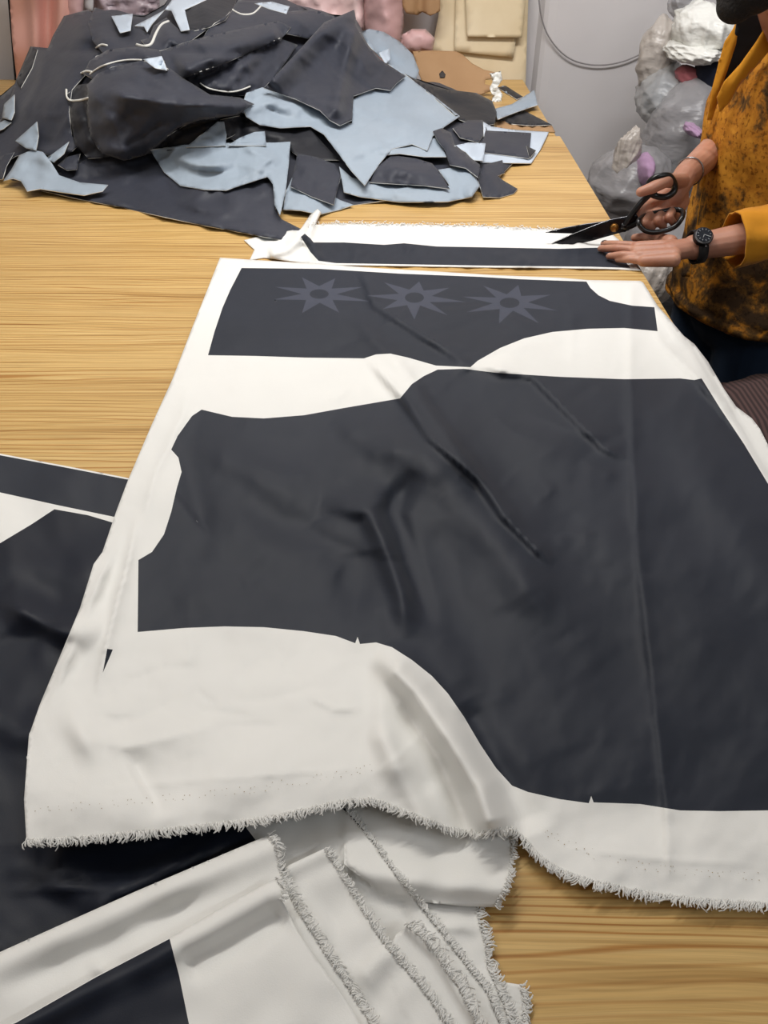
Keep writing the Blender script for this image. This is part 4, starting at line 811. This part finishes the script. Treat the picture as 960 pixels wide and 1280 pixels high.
# ------------------------------------------------------------------ the person
def remeshed(name, bm, mats, voxel, parent, smooth_it=6):
    me = bpy.data.meshes.new(name); bm.to_mesh(me); bm.free()
    o = bpy.data.objects.new(name, me); COL.objects.link(o)
    r = o.modifiers.new('r', 'REMESH'); r.mode = 'VOXEL'; r.voxel_size = voxel
    s = o.modifiers.new('s', 'SMOOTH'); s.factor = 0.6; s.iterations = smooth_it
    dg = bpy.context.evaluated_depsgraph_get(); me2 = bpy.data.meshes.new_from_object(o.evaluated_get(dg))
    bpy.data.objects.remove(o); me2.name = name
    return link_mesh(name, me2, mats, parent)

FD = Vector((-0.89, -0.455, 0)).normalized(); SD = Vector((-FD.y, FD.x, 0))       # facing, and towards his left
TC = Vector((0.928, 1.95, 0))                                                       # body axis on the floor
def bp(f, s, z): return TC + FD * f + SD * s + Vector((0, 0, z))
person = empty('person', (TC.x, TC.y, 0), 'bearded person in mustard dye-blotched shirt leaning over the table, cutting cloth', 'person')
bm = bmesh.new()
bm_capsule(bm, bp(0, 0, 0.84), 0.12, bp(0.0, 0, 1.20), 0.145, 20, 0.75, FD)
bm_capsule(bm, bp(0.0, -0.10, 1.31), 0.05, bp(0.0, 0.11, 1.31), 0.05, 16)
bm_capsule(bm, bp(0.04, 0, 1.34), 0.060, bp(0.18, 0.02, 1.47), 0.055, 16)
HC = bp(0.245, 0.03, 1.565)
bm_ellipsoid(bm, HC, (0.085, 0.078, 0.105)); bm_ellipsoid(bm, HC + FD * 0.03 + Vector((0, 0, -0.055)), (0.062, 0.06, 0.062))
bm_ellipsoid(bm, HC + FD * 0.045 + Vector((0, 0, -0.095)), (0.036, 0.036, 0.026))
bm_capsule(bm, HC + FD * 0.083 + Vector((0, 0, 0.012)), 0.009, HC + FD * 0.103 + Vector((0, 0, -0.025)), 0.014)
for s_ in (-1, 1): bm_ellipsoid(bm, HC + SD * (s_ * 0.080) - FD * 0.005 + Vector((0, 0, -0.012)), (0.014, 0.014, 0.030))
# hips and legs inside the trousers
for s_ in (-1, 1):
    bm_capsule(bm, bp(0, s_ * 0.08, 0.80), 0.085, bp(0.02, s_ * 0.09, 0.46), 0.055, 16); bm_capsule(bm, bp(0.02, s_ * 0.09, 0.46), 0.052, bp(-0.02, s_ * 0.10, 0.09), 0.036, 16)
    bm_capsule(bm, bp(-0.03, s_ * 0.10, 0.045), 0.035, bp(0.13, s_ * 0.115, 0.035), 0.03, 12)
# left arm: shoulder, elbow, wrist
SHL, ELL, WRL = bp(-0.01, 0.185, 1.33), Vector((0.925, 1.665, 1.075)), PZ(868, 309, 0.037)
bm_capsule(bm, SHL, 0.055, ELL, 0.042, 16); bm_capsule(bm, ELL, 0.041, WRL, 0.0255, 16, 1.15, (0, 1, 0))
# left hand flat on the strip, fingers towards the scissors' side
PL = PZ(820, 316, 0.030)
bm_capsule(bm, WRL, 0.024, PZ(838, 314, 0.034), 0.024, 14, 0.85, (0, 0, 1))
for a, b_, ra, rb in [((842, 308, .036), (796, 309, .026), .015, .0125), ((842, 313, .037), (795, 314, .027), .016, .0130), ((842, 319, .035), (798, 320, .025), .015, .0122), ((842, 325, .031), (804, 326.5, .021), .0145, .0118)]:
    bm_capsule(bm, PZ(*a), ra, PZ(*b_), rb)
fing = [[(797, 307.5, .026), (774, 305.5, .024), (762, 304.8, .017), (754, 304.6, .012)], [(796, 313, .027), (772, 310.5, .026), (759, 310.5, .019), (750.5, 311, .012)],
        [(798, 320, .025), (778, 318.5, .023), (768, 319.5, .017), (761, 320.5, .012)], [(804, 326, .021), (788, 324.5, .020), (779, 324.5, .015), (772, 325, .011)]]
frad = [(.0092, .0084, .0076, .0066), (.0098, .0088, .0080, .0068), (.0094, .0084, .0076, .0066), (.0084, .0074, .0068, .0060)]
for fj, fr in zip(fing, frad):
    for k in range(3): bm_capsule(bm, PZ(*fj[k]), fr[k], PZ(*fj[k + 1]), fr[k + 1], 12)
th = [(838, 303, .030), (820, 297.5, .024), (805, 296, .018), (793, 297, .012)]
for k, rr in zip(range(3), ((.016, .012), (.012, .010), (.010, .008))): bm_capsule(bm, PZ(*th[k]), rr[0], PZ(*th[k + 1]), rr[1], 12)
# right arm and the hand in the scissors' handles
YS = 1.735
SHR, ELR, WRR = bp(-0.02, -0.15, 1.31), PY(914, 168, 2.16), PY(857, 219, 1.85)
bm_capsule(bm, SHR, 0.055, ELR, 0.042, 16); bm_capsule(bm, ELR, 0.042, WRR, 0.027, 16)
bm_capsule(bm, WRR, 0.026, PY(840, 244, 1.80), 0.028, 14); 
for a, b_ in [((850, 228), (820, 250)), ((852, 236), (824, 262)), ((852, 244), (834, 268)), ((853, 252), (844, 270))]:
    bm_capsule(bm, PY(*a, 1.82), 0.016, PY(*b_, 1.775), 0.0135)
rf = [[(820, 250, 1.775), (806, 256, 1.75), (799, 268, 1.742), (796, 278, 1.745)],        # index lies along the shank
      [(824, 262, 1.775), (812, 270, 1.735), (806, 278, 1.712), (815, 284, 1.715)], [(834, 268, 1.775), (826, 268, 1.735), (822, 275, 1.708), (829, 283, 1.715)],
      [(844, 270, 1.775), (840, 264, 1.735), (836, 271, 1.706), (842, 279, 1.715)]]
rr_ = [(.0115, .0100, .0090, .0078), (.0115, .0105, .0098, .0088), (.0112, .0102, .0096, .0086), (.0100, .0092, .0086, .0078)]
for fj, fr in zip(rf, rr_):
    for k in range(3): bm_capsule(bm, PY(*fj[k]), fr[k], PY(*fj[k + 1]), fr[k + 1], 12)
th = [(852, 226, 1.80), (832, 226, 1.735), (815, 235, 1.720), (801, 240, 1.722)]
for k, r_ in zip(range(3), ((.017, .0140), (.0140, .0122), (.0122, .0102))): bm_capsule(bm, PY(*th[k]), r_[0], PY(*th[k + 1]), r_[1], 14)
remeshed('body', bm, ['skin'], 0.0023, person, 2)
# nails
def nail(p, d, mat, r=0.0052):
    bm = bmesh.new(); bm_ellipsoid(bm, p, (r * 1.25, r, 0.0014), Vector(d).to_track_quat('X', 'Z').to_matrix(), 2); from_bm('fingernail', bm, [mat], person)
for fj, fr, mt in zip(fing, frad, ('dark_nail', 'nail', 'nail', 'nail')):
    nail(PZ(*fj[3]) + Vector((0.001, -0.001, fr[3] * 0.93)), (-1, 0, -0.25), mt, fr[3] * 0.72)
# face
for s_ in (-1, 1):
    bm = bmesh.new(); bm_ellipsoid(bm, HC + FD * 0.067 + SD * (s_ * 0.031) + Vector((0, 0, 0.006)), (0.010, 0.012, 0.006)); e_ = from_bm('eye', bm, ['eye_white'], person)
    bm = bmesh.new(); bm_ellipsoid(bm, HC + FD * 0.0735 + SD * (s_ * 0.031) + Vector((0, 0, 0.004)), (0.005, 0.005, 0.005)); from_bm('iris', bm, ['ink'], e_)
    bm = bmesh.new(); bm_capsule(bm, HC + FD * 0.080 + SD * (s_ * 0.018) + Vector((0, 0, 0.028)), 0.0045, HC + FD * 0.068 + SD * (s_ * 0.048) + Vector((0, 0, 0.028)), 0.0035); from_bm('eyebrow', bm, ['beard'], person)
bm = bmesh.new(); bm_capsule(bm, HC + FD * 0.092 + SD * 0.018 + Vector((0, 0, -0.055)), 0.006, HC + FD * 0.092 - SD * 0.018 + Vector((0, 0, -0.055)), 0.006); from_bm('lips', bm, ['lips'], person)
bm = bmesh.new()
bm_ellipsoid(bm, HC + FD * 0.040 + Vector((0, 0, -0.098)), (0.058, 0.058, 0.040)); bm_ellipsoid(bm, HC + FD * 0.062 + Vector((0, 0, -0.118)), (0.036, 0.036, 0.032))
for s_ in (-1, 1): bm_ellipsoid(bm, HC + SD * (s_ * 0.058) + FD * 0.02 + Vector((0, 0, -0.06)), (0.024, 0.024, 0.045))
bm_capsule(bm, HC + FD * 0.094 + SD * 0.026 + Vector((0, 0, -0.043)), 0.0065, HC + FD * 0.094 - SD * 0.026 + Vector((0, 0, -0.043)), 0.0065)
remeshed('beard', bm, ['beard'], 0.004, person, 3)
bm = bmesh.new(); vs_ = bm_ellipsoid(bm, HC - FD * 0.012 + Vector((0, 0, 0.022)), (0.094, 0.089, 0.108))
bmesh.ops.delete(bm, geom=[v for v in bm.verts if (v.co - HC).dot(FD) > 0.045 and v.co.z < HC.z + 0.055 or v.co.z < HC.z - 0.06], context='VERTS')
from_bm('hair', bm, ['beard'], person)

# shirt: lofted rings with folds
def ring_loft(bm, rings, n=72, closed_ends=False, fold=0.0, seed=1, cut=None):
    rs = np.random.RandomState(seed); ph = rs.uniform(0, 6.28, 8); vs = []
    for j, (c, u, v, a, b_) in enumerate(rings):
        row = []
        for i in range(n):
            th_ = 2 * math.pi * i / n
            f = fold * (math.sin(3 * th_ + ph[0] + j * 0.22) + 0.7 * math.sin(7 * th_ + ph[1] - j * 0.31) + 0.5 * math.sin(13 * th_ + ph[2] + j * 0.5) + 0.6 * math.sin(j * 1.1 + 2 * th_ + ph[3]))
            row.append(bm.verts.new(c + u * ((a + f) * math.cos(th_)) + v * ((b_ + f) * math.sin(th_))))
        vs.append(row)
    for j in range(len(vs) - 1):
        for i in range(n):
            if cut and cut(i / n, j): continue
            bm.faces.new((vs[j][i], vs[j][(i + 1) % n], vs[j + 1][(i + 1) % n], vs[j + 1][i]))
    return vs
prof = [(0.755, 0.155, 0.215, 0.00), (0.775, 0.155, 0.215, 0.00), (0.80, 0.150, 0.212, 0.0), (0.88, 0.146, 0.207, 0.0), (0.96, 0.142, 0.204, 0.0), (1.04, 0.140, 0.204, 0.0), (1.12, 0.142, 0.207, 0.008), (1.22, 0.138, 0.207, 0.018), (1.31, 0.118, 0.202, 0.025), (1.36, 0.095, 0.18, 0.03), (1.395, 0.080, 0.13, 0.035), (1.425, 0.072, 0.084, 0.05)]
rings = []
for (z0, a0, b0, f0), (z1, a1, b1, f1) in zip(prof[:-1], prof[1:]):
    for k in range(4):
        t = k / 4; z = z0 + (z1 - z0) * t; rings.append((bp(f0 + (f1 - f0) * t, 0, z), FD, SD, a0 + (a1 - a0) * t, b0 + (b1 - b0) * t))
rings.append((bp(0.05, 0, 1.425), FD, SD, 0.070, 0.082))
bm = bmesh.new()
ring_loft(bm, rings, 84, fold=0.0042, seed=4)
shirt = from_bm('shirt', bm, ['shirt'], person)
s = shirt.modifiers.new('t', 'SOLIDIFY'); s.thickness = 0.002; s.offset = 1
bmx = bmesh.new(); bmx.from_mesh(shirt.data); bvh = BVHTree.FromBMesh(bmx); bmx.free()
CAM = Vector((0, 0, T + H))
def hit(px, py, off=0.003, fallback=1.45):
    d = (PY(px, py, 1.0) - CAM).normalized(); h_ = bvh.ray_cast(CAM, d)
    return CAM + d * ((h_[3] if h_[0] else fallback) - off)
# dark tee at the open neck
bm = bmesh.new(); ring_loft(bm, [(bp(0.03, 0, z), FD, SD, a, b_) for z, a, b_ in [(1.22, .085, .12), (1.30, .088, .14), (1.35, .076, .11), (1.39, .068, .076), (1.44, .064, .066)]], 40)
tee = from_bm('undershirt', bm, ['black_tee'], person)
# sleeves
def sleeve_mesh(name, pts, rads, mat, seed, n=28, fold=0.003, parent=person):
    bm = bmesh.new(); pp = spline(pts, 6); k = len(pp); rg = []
    for i, p in enumerate(pp):
        d = (pp[min(i + 1, k - 1)] - pp[max(i - 1, 0)]).normalized(); u = (Vector((0, 0, 1)) - d * d.z); u = u.normalized() if u.length > .05 else Vector((1, 0, 0)); v = d.cross(u)
        x = i / (k - 1) * (len(rads) - 1); j = min(int(x), len(rads) - 2); r = rads[j] + (rads[j + 1] - rads[j]) * (x - j); rg.append((p, u, v, r, r))
    ring_loft(bm, rg, n, fold=fold, seed=seed); o = from_bm(name, bm, [mat], parent)
    s = o.modifiers.new('t', 'SOLIDIFY'); s.thickness = 0.003; s.offset = 0; return o
fa = (WRL - ELL).normalized()
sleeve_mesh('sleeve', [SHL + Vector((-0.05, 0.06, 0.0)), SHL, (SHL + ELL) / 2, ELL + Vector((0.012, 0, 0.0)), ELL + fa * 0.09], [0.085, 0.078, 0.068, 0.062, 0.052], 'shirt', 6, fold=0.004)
cuff = sleeve_mesh('rolled_cuff', [ELL + fa * 0.085, ELL + fa * 0.14, ELL + fa * 0.20], [0.050, 0.053, 0.056], 'mustard', 8, fold=0.0025)
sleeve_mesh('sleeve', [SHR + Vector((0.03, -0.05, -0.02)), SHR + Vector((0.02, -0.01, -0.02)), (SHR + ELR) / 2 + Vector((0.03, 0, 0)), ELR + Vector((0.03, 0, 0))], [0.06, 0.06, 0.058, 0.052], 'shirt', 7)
# placket, buttons, collar, pocket seam: laid on the shirt
def on_shirt(name, outline, off, mats, step=4, thick=0.0025, parent=person, bulge=0.0):
    def md(px, py, r):
        px = np.atleast_1d(px); py = np.atleast_1d(py); out = []
        for a, b_, q in zip(px, py, np.broadcast_to(r, px.shape)):
            p = hit(float(a), float(b_), off + float(q)); out.append(p.y / fwd(float(b_)))
        return np.array(out)
    return fabric(name, outline, md, [('n', 0.001, 16, 5)], mats, (), step, thick, parent)
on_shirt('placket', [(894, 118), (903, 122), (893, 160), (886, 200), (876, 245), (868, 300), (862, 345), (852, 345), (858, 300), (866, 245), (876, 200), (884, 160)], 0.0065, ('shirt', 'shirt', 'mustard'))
for bx, by in ((902, 132), (883, 197)):
    bm = bmesh.new(); p = hit(bx, by, 0.0125); d = (CAM - p).normalized()
    bmesh.ops.create_cone(bm, cap_ends=True, segments=20, radius1=0.0062, radius2=0.0055, depth=0.003, matrix=Matrix.Translation(p) @ d.to_track_quat('Z', 'Y').to_matrix().to_4x4()); from_bm('button', bm, ['button'], person)
def near(px, py, Y): return PY(px, py, Y)
bmx = bmesh.new(); bmx.from_mesh(shirt.data); bmx.from_mesh(tee.data); bvh2 = BVHTree.FromBMesh(bmx); bmx.free()
def collar_mode(off, Yf):
    def md(px, py, r):
        out = []
        for a, b_, q in zip(px, py, r):
            d = (PY(a, b_, 1.0) - CAM).normalized(); h_ = bvh2.ray_cast(CAM, d); y = h_[0].y if h_[0] else Yf
            out.append((min(y, Yf) - off - q) / fwd(b_))
        return np.array(out)
    return md
fabric('undershirt_front', [(922, 20), (968, 16), (950, 52), (928, 80), (908, 104), (897, 130), (906, 90), (916, 60)], collar_mode(0.004, 1.93), (), ('black_tee', 'black_tee', 'black_tee'), (), 4, 0.002, tee)
lap = fabric('lapel', [(966, 18), (980, 24), (972, 50), (950, 78), (925, 106), (912, 128), (900, 140), (896, 122), (905, 102), (925, 80), (945, 52)], collar_mode(0.010, 1.90), [('c', [(965, 30), (930, 85), (902, 130)], 0.012, 8, 8)], ('mustard', 'mustard', 'mustard'), (), 4, 0.003, person)
lap2 = fabric('collar', [(924, 20), (931, 22), (932, 40), (924, 60), (918, 85), (912, 100), (900, 120), (890, 150), (884, 150), (890, 110), (898, 80), (906, 52), (916, 36)], collar_mode(0.008, 1.94), [('c', [(926, 25), (910, 75), (888, 140)], 0.010, 5, 5)], ('mustard', 'mustard', 'mustard'), (), 4, 0.003, person)
on_shirt('pocket_flap', [(930, 197), (962, 206), (990, 214), (990, 216), (960, 208.5), (929, 200)], 0.0015, ('shirt', 'mustard', 'mustard'))
# bracelet
bm = bmesh.new(); dwr = (WRR - ELR).normalized(); uu = dwr.cross(Vector((0, 0, 1))).normalized(); ww = dwr.cross(uu)
bc = WRR - dwr * 0.028
bm_tube(bm, [bc + uu * (0.0305 * math.cos(a)) + ww * (0.0305 * math.sin(a)) for a in [2 * math.pi * i / 32 for i in range(32)]], 0.0016, 6, True)
tag(from_bm('bracelet', bm, ['steel'], person), None)
# trousers and shoes
bm = bmesh.new()
bm_capsule(bm, bp(0, 0, 0.82), 0.135, bp(0, 0, 0.78), 0.15, 24, 0.86, FD)
for s_ in (-1, 1):
    bm_capsule(bm, bp(0, s_ * 0.078, 0.76), 0.105, bp(0.02, s_ * 0.092, 0.46), 0.078, 20); bm_capsule(bm, bp(0.02, s_ * 0.092, 0.46), 0.076, bp(-0.02, s_ * 0.10, 0.10), 0.062, 20)
remeshed('jeans', bm, ['jeans'], 0.007, person, 3)
for s_ in (-1, 1):
    bm = bmesh.new(); bm_capsule(bm, bp(-0.045, s_ * 0.10, 0.045), 0.044, bp(0.15, s_ * 0.118, 0.038), 0.038, 16)
    for v in bm.verts: v.co.z = max(v.co.z, 0.001)
    from_bm('shoe', bm, ['rubber'], person)

# wristwatch on the left wrist
wc = WRL + (ELL - WRL) * 0.02; wd = (ELL - WRL).normalized()
fn = (Vector((0, -0.62, 0.78)) + Vector((-0.25, 0, 0))); fn = (fn - wd * fn.dot(wd)).normalized(); fs = wd.cross(fn)
watch = empty('wristwatch', wc, 'steel wristwatch with dark dial and black strap on the flat hand\'s wrist', 'watch')
bm = bmesh.new(); n = 36; rws = []
for i in range(n):
    a = 2 * math.pi * i / n; q = wc + fn * (0.0315 * math.cos(a)) + fs * (0.0315 * math.sin(a)); o_ = (q - wc).normalized()
    rws.append([bm.verts.new(q + wd * x + o_ * y) for x, y in ((-0.010, 0), (0.010, 0), (0.010, 0.003), (-0.010, 0.003))])
for i in range(n):
    a, b_ = rws[i], rws[(i + 1) % n]
    for k in range(4): bm.faces.new((a[k], a[(k + 1) % 4], b_[(k + 1) % 4], b_[k]))
bmesh.ops.recalc_face_normals(bm, faces=bm.faces); from_bm('strap', bm, ['rubber'], watch)
def disc(name, r, d, off, mat, parent, r2=None):
    bm = bmesh.new(); bmesh.ops.create_cone(bm, cap_ends=True, segments=40, radius1=r, radius2=r2 or r, depth=d, matrix=Matrix.Translation(wc + fn * (0.033 + off)) @ Matrix((wd, fs, fn)).transposed().to_4x4()); return from_bm(name, bm, [mat], parent, False)
case = disc('case', 0.0195, 0.009, 0.003, 'black_steel', watch); disc('bezel', 0.0185, 0.003, 0.0085, 'steel', case, 0.016); dial = disc('dial', 0.0155, 0.001, 0.0107, 'dial', watch)
bm = bmesh.new(); up_ = Matrix((wd, fs, fn)).transposed()
for i in range(12):
    a = 2 * math.pi * i / 12; q = wc + fn * 0.0443 + wd * (0.0125 * math.cos(a)) + fs * (0.0125 * math.sin(a)); r_ = (wd * math.cos(a) + fs * math.sin(a))
    bm_tube(bm, [q - r_ * 0.0015, q + r_ * 0.0015], 0.0004, 4)
from_bm('hour_marks', bm, ['lume'], dial, False)
for nm, a, L_ in (('hour_hand', 2.2, 0.007), ('minute_hand', 0.6, 0.011)):
    bm = bmesh.new(); q = wc + fn * 0.0447; bm_tube(bm, [q, q + (wd * math.cos(a) + fs * math.sin(a)) * L_], 0.0005, 4); from_bm(nm, bm, ['lume'], dial, False)
bm = bmesh.new(); q = wc + fn * 0.036 - wd * 0.0; bm_tube(bm, [q + fs * 0.0195, q + fs * 0.0235], 0.0022, 10, up=tuple(fn)); from_bm('crown', bm, ['steel'], watch)

# ------------------------------------------------------------------ scissors
sc_ = empty('tailor_scissors', PY(768, 285, YS), 'large black tailor scissors held open at the end of the strip', 'scissors')
def blade(name, outl, Y): return fabric(name, outl, ymode(Y), (), ('black_steel', 'black_steel', 'steel'), (), 4, 0.003, sc_, back=0)
blade('blade', [(682, 291), (705, 285), (730, 280.5), (755, 277), (772, 276), (786, 282), (782, 290), (768, 291), (745, 290), (715, 292)], YS + 0.004)
blade('blade', [(681, 310), (695, 302), (715, 293), (740, 283), (762, 275), (782, 271), (796, 268), (800, 276), (786, 288), (770, 292.5), (740, 301), (710, 307.5)], YS)
bm = bmesh.new(); bmesh.ops.create_cone(bm, cap_ends=True, segments=28, radius1=0.0095, radius2=0.008, depth=0.006, matrix=Matrix.Translation(PY(768, 285, YS - 0.004)) @ Matrix.Rotation(math.pi / 2, 4, 'X')); from_bm('pivot_screw', bm, ['brass'], sc_)
bm = bmesh.new(); bm_tube(bm, spline([PY(780, 283, YS), PY(790, 268, YS), PY(800, 255, YS), PY(812, 243, YS), PY(820, 238, YS)], 6), 0.0068, 10)
bm_tube(bm, spline([PY(x, y, Y) for x, y, Y in ((812, 240, YS), (812, 228, YS), (822, 221, YS - 0.004), (836, 220, YS), (843, 230, YS + .004), (842, 240, YS), (832, 246, YS - .006), (820, 245, YS))], 6, True), 0.0068, 10, True)
h1 = from_bm('handle', bm, ['black_plastic'], sc_)
bm = bmesh.new(); bm_tube(bm, spline([PY(776, 282, YS), PY(786, 283, YS), PY(795, 279, YS), PY(802, 275, YS)], 6), 0.0068, 10)
bm_tube(bm, spline([PY(x, y, Y) for x, y, Y in ((798, 277, YS - .03), (808, 269, YS), (825, 265, YS), (842, 262, YS), (853, 264, YS - .01), (852, 273, YS - .035), (842, 284, YS - .04), (822, 290, YS - .042), (806, 288, YS - .04))], 6, True), 0.0055, 10, True)
h2 = from_bm('handle', bm, ['black_plastic'], sc_)

# ------------------------------------------------------------------ stool with brown knit beside the person
st = empty('stool', (0.84, 1.42, 0), 'stool with a brown ribbed knit cover below the table\'s right edge', 'stool')
bm = bmesh.new(); bm_box(bm, (0.70, 1.28, 0.70), (1.02, 1.58, 0.76), 0.025); from_bm('seat', bm, ['brown_knit'], st)
bm = bmesh.new(); ring_loft(bm, [(Vector((0.86, 1.43, z)), Vector((1, 0, 0)), Vector((0, 1, 0)), a, a) for z, a in ((0.50, .185), (0.58, .182), (0.66, .176), (0.735, .168), (0.765, .155), (0.78, 0.11), (0.782, 0.02))], 48, fold=0.004, seed=3); from_bm('knit_cover', bm, ['brown_knit'], st)
for dx in (-0.11, 0.11):
    for dy in (-0.11, 0.11):
        bm = bmesh.new(); bm_tube(bm, [(0.86 + dx * 1.2, 1.43 + dy * 1.2, 0), (0.86 + dx, 1.43 + dy, 0.70)], 0.016, 10); from_bm('leg', bm, ['table_edge'], st)
